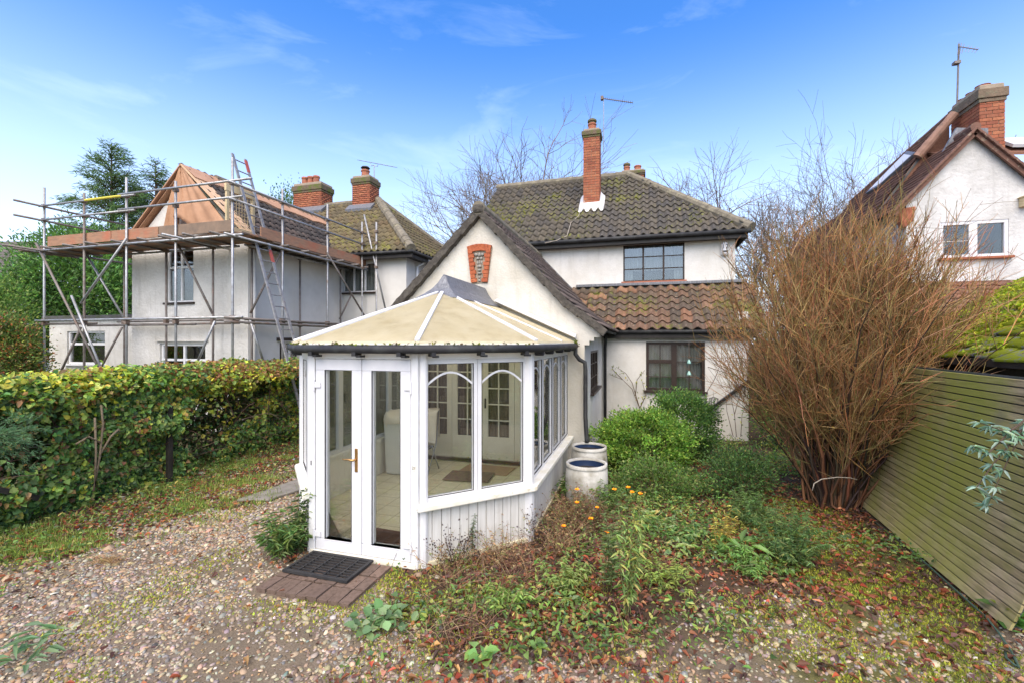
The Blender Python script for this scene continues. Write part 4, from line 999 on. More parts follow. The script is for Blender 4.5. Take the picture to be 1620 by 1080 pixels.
# ------------------------------------------------------------------ neighbouring house on the left, under repair
nb = thing('house', 'white neighbouring house wrapped in scaffolding behind the hedge', 'house', (-11, 9, 0))
NV = 8.85; NU0, NU1 = -13.05, -9.20; MV = 12.5; MU = -6.95
frn = ((0, NV, 0), FRONT)
wa, wb = atv(263, 383, NV - .0), atv(306, 478, NV); ga, gb = atv(253, 543, NV), atv(325, 600, NV)
wall('wall', frn, NU0, NU1, -.1, 4.7, [(wa.x, wb.x, wb.z, 4.62), (ga.x, gb.x, .95, ga.z)], M['rough'], nb)
wz = wb.z; wcx = (wa.x + wb.x) / 2
window(nb, frn, wa.x, wb.x, wz, 4.62, [(wcx, .05)], [[(4.12, .05)]] * 2, M['upvc'], fw=.045, gm=M['glassR'], sill=(.06, .05), sillm=M['brownw'], curtain=(M['netgrey'], [(wa.x + .04, wa.x + .25, wz, 4.6), (wb.x - .25, wb.x - .04, wz, 4.6)]))
window(nb, frn, ga.x, gb.x, .95, ga.z, [((ga.x + gb.x) / 2, .06)], [[(ga.z - .42, .06)]] * 2, M['upvc'], fw=.06, gm=M['glassR'], curtain=(M['netgrey'], [(ga.x + .05, gb.x - .05, .97, ga.z - .3)]))
MB(frn).box(ga.x - .1, gb.x + .1, ga.z + .05, ga.z + .08, 0, .05).build('drip_mould', M['rough'], nb)
frn2 = ((NU1, 0, 0), (0, 1))
sw0, sw1 = atu(442, 540, NU1), atu(478, 580, NU1)
wall('wall', frn2, NV, MV, -.1, 4.7, [(sw0.y, sw1.y, .9, 2.25)], M['pbrick'], nb)
window(nb, frn2, sw0.y, sw1.y, .9, 2.25, [(sw0.y + sw1.y) / 2], [[], []], M['upvc'], fw=.06, gm=M['glassR'], curtain=(M['netgrey'], [(sw0.y + .1, sw1.y - .1, .95, 2.2)]))
MB(frn2).box(sw0.y - .1, sw1.y + .1, 2.25, 2.33, -.02, .05).build('lintel', M['brownw'], nb)
frm = ((0, MV, 0), FRONT); ma, mb_ = atv(541, 412, MV), atv(594, 462, MV)
wall('wall', frm, NU1, MU, -.1, 4.9, [(ma.x, mb_.x, mb_.z, 4.72)], M['pbrick'], nb)
w3 = (mb_.x - ma.x) / 3
window(nb, frm, ma.x, mb_.x, mb_.z, 4.72, [(ma.x + w3, .05), (ma.x + 2 * w3, .05)], [[], [], []], M['upvc'], fw=.05, gm=M['glassR'], sill=(.08, .05), sillm=M['brownw'], curtain=(M['netgrey'], [(ma.x + .03, mb_.x - .03, mb_.z, 4.7)]))
MB().box(MU - .2, MU, MV + .002, 18, -.1, 4.9).build('wall', M['pbrick'], nb)
MB().box(-16, NU0 - .003, MV + .02, MV + .2, -.1, 4.9).build('wall', M['rough'], nb); MB().box(NU0, NU0 + .15, NV + .01, MV, -.1, 4.7).build('wall', M['rough'], nb)
# flat roofed extension
XV = 9.0; XU = -16.55; frx = ((0, XV, 0), FRONT); xa, xb = atv(106, 524, XV), atv(166, 576, XV)
wall('wall', frx, XU, NU0 - .002, -.1, 2.84, [(xa.x, xb.x, xb.z, xa.z)], M['rough'], nb)
window(nb, frx, xa.x, xb.x, xb.z, xa.z, [], [[(xa.z - .36, .07)]], M['upvc'], fw=.05, gm=M['glassR'], sill=(.07, .05), curtain=(M['blind'], [(xa.x + .05, xb.x - .05, xa.z - .2, xa.z), (xa.x + .05, xa.x + .4, xb.z, xa.z - .3)]))
MB().box(XU, XU + .2, XV + .002, 13, -.1, 2.84).build('wall', M['rough'], nb)
MB().box(XU - .12, NU0 - .004, XV - .12, 13, 2.84, 2.95).build('flat_roof', M['felt'], nb, bevel=.01)
# wing roof, gable, torn-back membrane
NA, NZ = (NU0 + NU1) / 2, 6.58
MB().prism([(NU0, NV + .01, 4.7), (NU1, NV + .01, 4.7), (NA, NV + .01, NZ - .12)], (0, .2, 0)).build('gable', M['render'], nb)
tiled(nb, [(NU1 + .3, NV - .12, 4.52), (NU1 + .3, 14.4, 4.52), (NA, 14.4, NZ), (NA, NV - .12, NZ)], .21, .29, M['pantile_new'], 0, .042, name='wing_roof')
MB().prism([(NU0 - .3, NV - .12, 4.52), (NU0 - .3, 14.4, 4.52), (NA, 14.4, NZ), (NA, NV - .12, NZ)], (-.03, 0, -.05)).build('wing_roof', M['membrane'], nb)
# membrane strips: along the ridge, down the verge, in the valley
def strip(p, q, w, name, mt, lift=.06):
    p = Vector(p); q = Vector(q); n = 14; m = MB(); sl = Vector(((NU1 + .3) - NA, 0, 4.52 - NZ)).normalized()
    for i in range(n + 1):
        c = p.lerp(q, i / n); ww = w * (1 + .12 * math.sin(i * 1.9)); l = lift + .015 * math.sin(i * 2.6)
        m.V += [c + Vector((0, 0, l + .02)), c + sl * ww + Vector((.03, 0, l + .03)), c + sl * ww + Vector((.0, 0, l - .02))]
    for i in range(n): m.F += [(3 * i, 3 * i + 1, 3 * i + 4, 3 * i + 3), (3 * i + 1, 3 * i + 2, 3 * i + 5, 3 * i + 4)]
    return m.build(name, mt, nb)
strip((NA, NV - .15, NZ + .02), (NA, 14.0, NZ + .02), .55, 'ridge_membrane', M['membrane'])
roll(nb, (NA, NV + .8, NZ + .06), (NA, 14.0, NZ + .06), .09, M['hiproll'], .45)
for k, (o1, o2) in enumerate(((.0, .13), (.17, .28), (.34, .42))):
    for side in (1, -1):
        e = NU1 + .3 if side > 0 else NU0 - .3
        MB().bar((NA, NV - .13 + o1 * .8, NZ + .08), (e, NV - .13 + o1 * .8, 4.60), .12, .03).build('verge_batten', M['batten'] if side > 0 else M['membrane'], nb)
MB().bar((NU1 + .25, 12.15, 4.75), (NU1 - .9, 14.0, 6.2), .3, .03).build('valley_board', M['batten'], nb)
# membrane sheet over the gable, folds hanging from the apex
m = MB(); n = 28; k = 12; pl_ = []
def gsheet(s, t):     # s across 0..1, t down 0..1
    x_ = NA + (s - .42) * 2.5 * t; z_ = NZ + .06 - t * (1.0 + .95 * s) ; return x_, z_
for j in range(k + 1):
    for i in range(n + 1):
        s, t = i / n, j / k; zt = NZ + .1
        ang = -.26 + 1.00 * s            # fan of rays from the apex, left fold to the right verge
        Lr = (1.75 if s < .28 else 1.35 + 1.15 * ((s - .28) / .72) ** 1.1)
        x_ = NA - .05 + math.sin(ang) * Lr * t; z_ = zt - math.cos(ang) * Lr * t
        fold = (.10 if s < .36 else .02) * math.sin(s * (60 if s < .36 else 26)) * min(1, t * 2)
        m.V.append(Vector((x_, NV - .10 - .10 * t * (s < .36) + fold - .04, z_)))
for j in range(k):
    for i in range(n): a = j * (n + 1) + i; m.F.append((a, a + 1, a + n + 2, a + n + 1))
o = m.build('gable_membrane', M['membrane'], nb, smooth=True); so = o.modifiers.new('thick', 'SOLIDIFY'); so.thickness = .012
# main hip roof
NE, NEV, NEU, NRZ = 4.95, 12.15, -6.60, 7.53
tiled(nb, [(-14, NEV, NE), (NEU, NEV, NE), (-9.6, 15.15, NRZ), (-14, 15.15, NRZ)], .215, .30, M['pantile_left'], 0, .042, name='main_roof', vis=lambda p: p.x > -10.5)
tiled(nb, [(NEU, NEV, NE), (NEU, 18.15, NE), (-9.6, 15.15, NRZ)], .215, .30, M['pantile_left'], 0, .042, name='main_roof')
roll(nb, (NEU, NEV, NE + .03), (-9.6, 15.15, NRZ + .03), .15, M['hiproll']); roll(nb, (-14, 15.15, NRZ), (-9.6, 15.15, NRZ), .11, M['hiproll']); roll(nb, (NEU, 18.15, NE + .03), (-9.6, 15.15, NRZ + .03), .12, M['hiproll'])
MB().prism([(-14, 18.15, NE), (NEU, 18.15, NE), (-9.6, 15.15, NRZ), (-14, 15.15, NRZ)], (0, .03, -.05)).build('rear_roof', M['pantile_left'], nb)
MB().box(-9.0, NEU + .02, NEV + .04, NEV + .1, 4.74, 4.92).build('fascia', M['black'], nb); MB().box(NEU - .08, NEU - .02, NEV + .1, 18.1, 4.74, 4.92).build('fascia', M['black'], nb)
MB().box(-9.0, NEU - .08, NEV + .1, MV - .003, 4.78, 4.81).build('soffit', M['black'], nb); MB().box(MU + .003, NEU - .08, MV - .003, 18, 4.78, 4.81).build('soffit', M['black'], nb)
gutter(nb, [(-9, NEV - .03, 4.90), (NEU + .03, NEV - .03, 4.90), (NEU + .03, 18.1, 4.90)], .05)
pipe(nb, [(NEU + .0, MV + .9, 4.86), (MU + .2, MV + .75, 4.72), (MU + .06, MV + .6, 4.6), (MU + .06, MV + .55, .1)], .04, mat=M['upvc'])
pipe(nb, [(NU1 + .08, NV + .1, 4.5), (NU1 + .08, NV + .1, .1)], .045, mat=M['render'])
# chimneys
c1 = atv(557, 325, 14.7); c2 = atv(589, 325, 14.7); zt = atv(570, 281, 14.7).z
chimney(nb, c1.x, c2.x - .12, 14.7, 15.35, 6.9, zt + .05, .26, 'FR', False, [((c1.x + c2.x) / 2 - .06, 15.0, .30, .15, 'cowl')])
MB().prism([(c1.x - .12, 14.45, 6.98), (c2.x + .1, 14.45, 6.98), (c2.x + .1, 14.72, 7.22), (c1.x - .12, 14.72, 7.22)], (0, -.02, .10)).build('lead_flashing', M['lead'], nb)
c3 = atv(464, 330, 14.9); c4 = atv(513, 330, 14.9); zt2 = atv(488, 292, 14.9).z
chimney(nb, c3.x, c4.x - .15, 14.9, 15.6, 6.9, zt2 + .05, .30, 'FR', False, [(c3.x + .3 + i * .27, 15.2, .34, .125, '') for i in range(3)])
MB().prism([(c3.x + .1, 14.62, 7.12), (c4.x + .1, 14.62, 7.12), (c4.x + .1, 14.92, 7.38), (c3.x + .1, 14.92, 7.38)], (0, -.02, .10)).build('lead_flashing', M['lead'], nb)
a0 = atv(592, 312, 15.2); a1 = atv(592, 262, 15.2)
ae2 = thing('aerial', 'many-toothed television aerial beside the left neighbour chimney', 'aerial', a0, 'aerials on chimneys')
MB().tube([a0 - Vector((0, 0, .4)), a1], .018, 6).build('mast', M['steel'], ae2); b0, b1 = atv(568, 254, 15.2), atv(626, 265, 15.2)
MB().tube([b0, b1], .012, 6).build('boom', M['steel'], ae2); MB().tube([atv(586, 259, 15.2), atv(587, 263, 15.2), a1, atv(597, 264, 15.2), atv(598, 261, 15.2)], .012, 6).build('cradle', M['steel'], ae2)
for i in range(22):
    p = b0.lerp(b1, i / 21); MB().tube([p + Vector((0, -.12, -.03)), p + Vector((0, .12, .03))], .007, 4).build('element', M['steelold'], ae2)

# ------------------------------------------------------------------ scaffold
sc = thing('scaffold', 'steel tube scaffold with plank deck around the left neighbour house', 'scaffold', (-11, 7.7, 0))
def pole(name, p, q, r=.026, mt=None): return MB().tube([p, q], r, 8).build(name, mt or M['steel'], sc, smooth=True)
def coup(p): 
    x, y, z = p; MB().box(x - .045, x + .045, y - .05, y + .05, z - .04, z + .04).build('coupler', M['coupler'], sc, bevel=.01)
OUT = [(-14.35, 7.7, 6.06), (-12.93, 7.7, 5.80), (-11.53, 7.7, 6.03), (-10.02, 7.7, 5.80), (-8.42, 7.7, 6.15)]
SIDE = [(-8.35, 9.03, 5.9), (-8.35, 10.66, 6.0), (-8.30, 12.2, 5.9), (-7.80, 12.2, 5.85)]
INN = [(-12.88, 8.55, 4.75), (-11.44, 8.55, 4.7), (-9.94, 8.55, 4.7)]; INS = [(-8.98, 8.75, 4.6), (-8.98, 10.34, 4.6), (-8.98, 12.07, 4.6)]
for i, (u, v, z) in enumerate(OUT + SIDE): pole('standard', (u, v, -.05), (u, v, z), mt=M['steel'] if i % 2 == 0 or i > 1 else M['steelold'])
for (u, v, z) in INN + INS: pole('standard', (u, v, -.05), (u, v, z), mt=M['steelold'])
DZ = 4.55
for (z, sh) in ((2.74, .03), (2.66, -.03), (DZ - .07, .04)):
    mt_ = M['steel'] if z > 4 else M['steelold']
    if z < 2.7: pole('ledger', (-15.1, 7.7 + .055, z), (-12.6, 7.7 + .055, z), mt=mt_); pole('ledger', (-12.9, 7.7 + .055, z - .05), (-9.5, 7.75, z - .05), mt=mt_)
    else: pole('ledger', (-14.6, 7.7 - .05, z), (-8.1, 7.7 - .05, z), mt=M['steel'])
    pole('ledger', (-8.35 + .05, 7.4, z - .02), (-8.35 + .05, 12.5, z - .02), mt=M['steel'] if z > 4 else mt_)
    pole('ledger', (-13.2, 8.6, z), (-9.2, 8.6, z), mt=mt_); pole('ledger', (-8.93, 8.5, z), (-8.93, 12.4, z), mt=mt_)
    for (u, v, _) in OUT: coup((u, v, z))
    for (u, v, _) in SIDE + INS: coup((u, v, z))
    for (u, v, _) in INN: coup((u, v, z))
for z in (5.22, 5.57):
    pole('guard_rail', (-14.45, 7.65, z + .02), (-11.2, 7.65, z + .02)); pole('guard_rail', (-11.7, 7.64, z + .06), (-7.85 if z > 5.3 else -8.1, 7.64, z + .06))
    pole('guard_rail', (-8.30, 7.5, z), (-8.30, 12.4, z)); pole('guard_rail', (-14.30, 7.1, z), (-14.30, 9.6, z), mt=M['steelold'])
    for (u, v, _) in OUT + SIDE: coup((u, v, z + (.03 if v == 7.7 else 0)))
MB().tube([(-12.8, 7.645, 5.595), (-11.6, 7.645, 5.595)], .030, 8).build('yellow_tape', M['yellowtape'], sc)
for u in (-14.9, -14.0, -13.2, -12.4, -11.6, -10.8, -10.1, -9.4, -8.7): pole('transom', (u, 7.35 + .1 * rnd.random(), DZ - .03), (u, 8.75, DZ - .03), mt=M['steelold'])
for v in (9.0, 9.7, 10.4, 11.1, 11.8, 12.3): pole('transom', (-8.15, v, DZ - .03), (-9.15, v, DZ - .03), mt=M['steelold'])
pole('ledger', (-14.3, 6.9, DZ - .08), (-14.3, 10, DZ - .08), mt=M['steelold']); pole('ledger', (-9.75, 7.2, DZ - .06), (-9.75, 8.9, DZ - .06))
for i in range(4):
    y = 7.78 + i * .232; cuts = [-15.5 + .15 * rnd.random(), -12.3 + .3 * rnd.random(), -8.25]
    for a, b in zip(cuts[:-1], cuts[1:]): MB().box(a, b - .01, y, y + .222, DZ + .002 + .004 * rnd.random(), DZ + .04).build('scaffold_board', M['board'] if i % 2 else M['board2'], sc, bevel=.004)
for i in range(4):
    x = -8.36 - (i + 1) * .20; MB().box(x, x + .19, 8.72, 12.45 + .2 * rnd.random(), DZ + .002, DZ + .04).build('scaffold_board', M['board'] if i % 2 else M['board2'], sc, bevel=.004)
for (a, b, mt_) in ((-14.3, -12.1, 'board'), (-12.08, -10.6, 'board'), (-10.58, -8.45, 'board2')): MB().box(a, b, 7.735, 7.772, DZ + .045, DZ + .29).build('toe_board', M[mt_], sc, bevel=.004)
for (a, b, mt_) in ((8.4, 10.6, 'board'), (10.62, 12.5, 'board')): MB().box(-8.395, -8.36, a, b, DZ + .045, DZ + .29).build('toe_board', M[mt_], sc, bevel=.004)
def brace(x0, y0, x1, y1, v, mt=None): pole('brace', atv(x0, y0, v), atv(x1, y1, v), mt=mt)
brace(57, 385, 165, 600, 7.62, M['steelold']); brace(200, 378, 128, 480, 7.62); brace(122, 378, 195, 502, 8.4); brace(113, 468, 165, 595, 7.6)
brace(128, 518, 92, 597, 7.85, M['steelold']); brace(193, 518, 152, 596, 8.3, M['steelold']); brace(274, 372, 336, 496, 8.3, M['steelold']); brace(340, 508, 308, 582, 8.2)
pole('brace', atu(450, 388, -8.4), atu(396, 496, -8.8), mt=M['steelold']); pole('brace', atu(517, 400, -8.3), atu(578, 502, -8.3), mt=M['steelold']); pole('brace', atu(557, 465, -8.6), atu(537, 505, -8.8), mt=M['steelold'])
pole('brace', atu(395, 505, -8.7), atu(418, 575, -8.5)); pole('brace', atv(576, 340, 12.2), atv(610, 490, 12.2))
# ladder
ld = thing('ladder', 'long metal ladder leaning against the scaffold near its corner', 'ladder', (-6.92, 8.45, 0))
L0_, L1_ = Vector((-6.95, 8.30, 0)), Vector((-9.08, 8.30, 6.55)); dv = Vector((0, .36, 0))
for k in (0, 1): MB().bar(L0_ + dv * k, L1_ + dv * k, .028, .065, (0, 1, 0)).build('stile', M['ladder'], ld)
for i in range(25):
    p = L0_.lerp(L1_, (i + .5) / 25); MB().tube([p, p + dv], .014, 6).build('rung', M['ladder'], ld)
for t in (.62, .95): MB().bar(L0_.lerp(L1_, t) + dv, L0_.lerp(L1_, t + .045) + dv, .034, .07, (0, 1, 0)).build('red_marking', M['redpaint'], ld)
# timber gate panel leaning by the ladder on the deck
tg = thing('timber_hatch', 'pale timber hatch with wire mesh standing on the scaffold deck', 'hatch', (-8.8, 8.5, DZ))
for a, b in (((-8.95, 8.05, 4.6), (-8.95, 8.05, 5.75)), ((-8.95, 8.75, 4.6), (-8.95, 8.75, 5.75))): MB().bar(a, b, .07, .05).build('post', M['sawn'], tg)
MB().bar((-8.95, 8.0, 5.68), (-8.95, 8.8, 5.68), .06, .16).build('rail', M['sawn'], tg); MB().bar((-8.95, 8.0, 4.72), (-8.95, 8.8, 4.72), .06, .2).build('rail', M['sawn'], tg)
for i in range(1, 9): MB().tube([(-8.95, 8.05 + i * .078, 4.8), (-8.95, 8.05 + i * .078, 5.62)], .006, 4).build('wire', M['sawn'], tg)
for i in range(1, 10): MB().tube([(-8.95, 8.08, 4.8 + i * .082), (-8.95, 8.72, 4.8 + i * .082)], .006, 4).build('wire', M['sawn'], tg)

# ------------------------------------------------------------------ far house at the left edge
fh = thing('house', 'distant grey-roofed white house at the far left edge', 'house', atz(-60, 620, 0))
p = at(45, 442, 24); q = at(-3, 385, 26.5)
O = p; e1 = Vector((CT, ST, 0)); e2 = Vector((-ST, CT, 0))
def fpt(a, b, z): return O + e1 * a + e2 * b + Vector((0, 0, z))
tiled(fh, [fpt(-7, 0, 0), fpt(.2, 0, 0), fpt(-2.6, 2.8, 2.5), fpt(-7, 2.8, 2.5)], .3, .3, M['greytile'], 0, 0, name='roof')
roll(fh, fpt(.2, 0, .05), fpt(-2.6, 2.8, 2.55), .13, M['hipred'])
MB().prism([tuple(fpt(-7, .35, -.05)), tuple(fpt(-.1, .35, -.05)), tuple(fpt(-.1, 4.5, -.05)), tuple(fpt(-7, 4.5, -.05))], (0, 0, -O.z)).build('wall', M['render'], fh)
MB().bar(fpt(-7, -.02, -.06), fpt(.2, -.02, -.06), .1, .14).build('fascia', M['black'], fh)
MB().tube([fpt(-.9, .1, -.1), fpt(-1.1, .3, -.4), fpt(-1.1, .3, -3)], .06, 8).build('downpipe', M['upvc'], fh)

# ------------------------------------------------------------------ neighbouring house on the right
rh = thing('house', 'roughcast white house with red tiled gable at the right edge', 'house', (6.5, 11.6, 0))
HV = 11.6; HA, HZ_ = 6.50, 6.45
hl = atv(1432, 318, HV); slope = (HZ_ - hl.z) / (HA - hl.x)
M['hiprose'] = simple('rose_ridge_tile', (.34, .20, .145), (.24, .14, .10), 7, rough=.9, bump=.3, bscale=25, dirt=(.16, .12, .09), dscale=8, dlo=.55, dhi=.75)
frh = ((0, HV, 0), FRONT); hw0, hw1 = atv(1487, 346, HV), atv(1596, 410, HV)
HU0 = hl.x + .02; HU1 = 2 * HA - HU0
wall('wall', frh, HU0, HU1, -.1, hl.z, [(hw0.x, hw1.x, 3.95, 4.70)], M['roughR'], rh)
hz0, hz1 = 3.95, 4.70; hc = (hw0.x + hw1.x) / 2
window(rh, frh, hw0.x, hw1.x, hz0, hz1, [(hc, .14)], [[(4.3, .012)], []], M['upvc_clean'], fw=.065, c0=-.09, c1=-.01, gm=M['glass'], sill=(.09, .045), sillm=M['brick'], bevel=.006)
MB().prism([(HU0, HV, hl.z), (HU1, HV, hl.z), (HA, HV, HZ_)], (0, .2, 0)).build('gable', M['roughR'], rh)
MB().box(HU0, HU0 + .2, HV + .01, 20, -.1, hl.z).build('wall', M['roughR'], rh)
eL = (HU0 - .28, hl.z - .25 * slope + .03)
tiled(rh, [(eL[0], 21, eL[1]), (eL[0], HV - .12, eL[1]), (HA, HV - .12, HZ_ + .10), (HA, 21, HZ_ + .10)], .17, .15, M['plaintile'], 0, 0, name='gable_roof')
tiled(rh, [(2 * HA - eL[0], HV - .12, eL[1]), (2 * HA - eL[0], 21, eL[1]), (HA, 21, HZ_ + .10), (HA, HV - .12, HZ_ + .10)], .17, .15, M['plaintile'], 0, 0, name='gable_roof')
# verge: red-brown bargeboard and tile undercloak
for s in (1, -1):
    P0 = Vector((HA, HV - .10, HZ_ + .02)); P1 = Vector((HA - s * (HA - eL[0]), HV - .10, eL[1] - .06))
    MB().bar(P0, P1, .05, .10, (0, 0, 1)).build('bargeboard', M['hipred'], rh)
    n = 16
    for i in range(n):
        a = P0.lerp(P1, i / n) + Vector((0, -.02, .085)); b = P0.lerp(P1, (i + 1.04) / n) + Vector((0, -.02, .07)); MB().bar(a, b, .12, .045).build('verge_tile', M['hipred'], rh, bevel=.008)
roll(rh, (HA, HV - .12, HZ_ + .13), (HA, HV + .4, HZ_ + .13), .09, M['hipred'])
q = Vector((eL[0] + .1, HV - .02, eL[1] - .15)); MB().prism([(q.x, q.y, q.z + .22), (q.x + .35, q.y, q.z + .26), (q.x + .3, q.y, q.z - .05), (q.x + .12, q.y, q.z - .2)], (0, .18, 0)).build('corbel', M['brick'], rh, bevel=.02)
# upper roof behind rises to a higher ridge; fat hip roll where the planes meet
UZ = 6.88; sB = (UZ - eL[1]) / (HA - eL[0])
def onslope(px, py, lift=0):
    # photo bearing met with the upper roof plane
    nrm = Vector((-sB, 0, 1)).normalized(); P = Vector((HA, 12, UZ + lift)); d = at(px, py, 1) - cam.location; o = cam.location
    return o + d * ((P - o).dot(nrm) / d.dot(nrm))
U1, U2 = onslope(1502, 184), onslope(1347, 320)
tiled(rh, [(eL[0], U2.y, eL[1]), (eL[0], 12.7, eL[1]), tuple(U1), tuple(U2)], .17, .15, M['plaintile'], 0, 0, name='upper_roof')
roll(rh, U1, U2, .07, M['hipred'], .4)
MB().prism([(eL[0], 12.7, eL[1] - .02), tuple(U1), (U1.x, U1.y, HZ_ - .3)], (0, .03, 0)).build('upper_roof_cheek', M['plaintile'], rh)
MB().prism([(HA - .3, 12.15, HZ_ - .3), (HA + .6, 12.15, HZ_ - .3), (HA + .6, 12.15, UZ - .1), (HA + .05, 12.15, UZ - .02)], (0, .06, 0)).build('upper_roof_cheek', M['lead'], rh)
roll(rh, onslope(1510, 181, .05), onslope(1452, 248, .05), .10, M['hiprose'], .4)
MB().prism([(HA, 12.6, HZ_ + .05), (HA + 4, 12.6, HZ_ - .35), (HA + 4, 13.6, HZ_ + .45), (HA, 13.6, HZ_ + .45)], (0, 0, -.06)).build('side_roof', M['plaintile'], rh)
roll(rh, (HA + .8, 13.6, HZ_ + .48), (HA + 4, 13.6, HZ_ + .48), .10, M['hipred'])
def sky_light(pts, parent):
    P = [onslope(*p, lift=.06) for p in pts]; nrm = Vector((-sB, 0, 1)).normalized()
    f = MB().prism([tuple(p) for p in P], tuple(nrm * .06)).build('roof_window', M['lead'], parent)
    c = sum(P, Vector()) / 4; MB().prism([tuple(c + (p - c) * .84 + nrm * .055) for p in P], tuple(nrm * .012)).build('pane', M['upvc_clean'], f)  # opaque white pane: colour stands in for pale sky reflected in the glass
    MB().prism([tuple(c + (p - c) * .84 + nrm * .050) for p in P], tuple(nrm * .003)).build('blind', M['upvc_clean'], f)  # white sheet under the pane, added for the same painted reflection
sky_light([(1372, 308), (1392, 297), (1452, 243), (1438, 241)], rh)
f = MB().prism([(HA + 1.3, 12.62, HZ_ + .03), (HA + 2.3, 12.62, HZ_ - .07), (HA + 2.3, 13.1, HZ_ + .30), (HA + 1.3, 13.1, HZ_ + .36)], (0, -.03, .06)).build('roof_window', M['upvc_clean'], rh)
M['capbrown'] = simple('weathered_cap', (.20, .145, .10), (.13, .10, .07), 8, rough=.95, bump=.6, bscale=25, bdist=.02, dirt=(.17, .17, .11), dscale=5, dlo=.5, dhi=.7)
chimney(rh, 6.98, 7.42, 12.2, 13.15, 5.9, 7.72, .30, 'FL', True, [(7.15, 12.4, .07, .12, ''), (7.15, 12.7, .07, .12, ''), (7.15, 12.98, .07, .12, '')], capmat=M['capbrown'])
a0, a1 = atv(1513, 165, 13.0), atv(1517, 70, 13.0)
ae3 = thing('aerial', 'tall dark television aerial mast on the right-hand chimney', 'aerial', a0, 'aerials on chimneys')
MB().tube([a0 - Vector((0, 0, .6)), a1], .018, 6).build('mast', M['steelold'], ae3); b0, b1 = atv(1516, 74, 13.0), atv(1547, 79, 12.6)
MB().tube([b0, b1], .012, 6).build('boom', M['steelold'], ae3)
for t, l in ((.0, .22), (.12, .2), (.25, .16), (.45, .1), (.6, .1), (.8, .08), (.95, .08)):
    p = b0.lerp(b1, t); MB().tube([p + Vector((-.05, -l * .3, -l)), p + Vector((.05, l * .3, l * .6))], .006, 4).build('element', M['steelold'], ae3)
MB().box(a0.x - .06, a0.x + .06, 12.94, 13.06, atv(1515, 100, 13).z - .03, atv(1515, 100, 13).z + .03).build('bracket', M['steelold'], ae3)
# lean-to of red tiles under the window, bird box
tiled(rh, [(HU0 - .5, 10.4, 2.75), (9, 10.4, 2.75), (9, HV, 3.42), (HU0 - .5, HV, 3.42)], .2, .2, M['plaintile'], 0, .012, name='lean_to_roof')
MB().box(HU0 - .4, 9, HV - .06, HV - .004, 3.40, 3.46).build('lead_flashing', M['hipred'], rh)
MB().box(HU0 - .3, 9, 10.6, 10.75, -.1, 2.75).build('wall', M['roughR'], rh)
bb = thing('bird_box', 'small wooden bird box on the right-hand roughcast gable', 'bird box', atv(1618, 321, HV)); c = atv(1618, 321, HV)
MB().box(c.x - .07, c.x + .07, HV - .14, HV - .003, c.z - .10, c.z + .08).build('box', M['sawn'], bb, bevel=.006); MB().box(c.x - .09, c.x + .09, HV - .17, HV - .003, c.z + .08, c.z + .10).build('lid', M['sawn'], bb)
MB().lathe((c.x, HV - .145, c.z), [(.018, -.018), (.018, .018)], 8, True).build('hole', M['ink'], bb)

# ------------------------------------------------------------------ mossy shed and slatted fence on the right
sh = thing('shed', 'low shed with thick yellow-green moss on its roof behind the fence', 'shed', (4.4, 6.3, 0))
MB().box(3.5, 3.6, 4.4, 7.9, -.1, 2.0).build('wall', M['black'], sh); MB().box(3.6, 5.4, 7.8, 7.9, -.1, 2.6).build('wall', M['black'], sh)  # walls coloured black for the unlit void under the shed roof
M['mossroof'] = tile_mat('mossy_slate', [(.16, .16, .17), (.22, .22, .23), (.13, .13, .14)], (.20, .23, .012), .17, .22)
tiled(sh, [(3.35, 8.0, 2.05), (3.35, 3.6, 2.05), (5.55, 3.6, 3.35), (5.55, 8.0, 3.35)], .30, .22, M['mossroof'], 0, 0, name='roof', jitter=2.2)
MB().box(3.33, 3.37, 3.6, 8.0, 1.98, 2.06).build('fascia', M['black'], sh)
fe = thing('fence', 'green-stained fence of narrow horizontal wooden boards on the right', 'fence', (2.8, 5.8, 0))
NB = 27
def fu(v, z): return 2.67 + (v - 4.4) * .05 + .27 * (1 - math.exp(-z / .55))
for i in range(NB):
    z0 = .03 + i * .0705; z1 = z0 + .059; va, vb = 4.38 + rnd.gauss(0, .004) - (.0 if i < 6 else .0), 7.28
    va = 4.38 if i < 8 else 2.6
    m = MB(); th = .02
    m.hexa([(fu(va, z0), va, z0), (fu(vb, z0), vb, z0), (fu(vb, z0) + th, vb, z0), (fu(va, z0) + th, va, z0), (fu(va, z1) , va, z1), (fu(vb, z1), vb, z1), (fu(vb, z1) + th, vb, z1), (fu(va, z1) + th, va, z1)])
    m.build('board', M['fence'], fe, bevel=.003)
for v in (4.5, 5.9, 7.2): MB().bar((fu(v, 1.9) + .13, v, -.1), (fu(v, 1.9) + .13, v, 1.90), .08, .08).build('post', M['fence'], fe)
m = MB()
for i in range(12):
    z0, z1 = .02 + i * .16, .02 + (i + 1) * .16; y0_ = 4.42 if z1 < .64 else 2.6; m.hexa([(fu(y0_, z0) + .045, y0_, z0), (fu(7.2, z0) + .045, 7.2, z0), (fu(7.2, z0) + .055, 7.2, z0), (fu(y0_, z0) + .055, y0_, z0), (fu(y0_, z1) + .045, y0_, z1), (fu(7.2, z1) + .045, 7.2, z1), (fu(7.2, z1) + .055, 7.2, z1), (fu(y0_, z1) + .055, y0_, z1)])
m.build('backing_felt', M['felt'], fe)
hs = [atz(1360, 806, .02), atz(1440, 868, .03), atz(1500, 922, .03), atz(1560, 975, .04), atz(1580, 1000, .03), atz(1600, 1030, .02), atz(1612, 1055, .02), atz(1604, 1050, .02), atz(1592, 1040, .03), atz(1590, 1028, .02)]
tag(MB().tube(hs, .008, 7).build('hose', M['hose'], None, smooth=True), 'green hose lying along the foot of the wooden fence', 'hose')

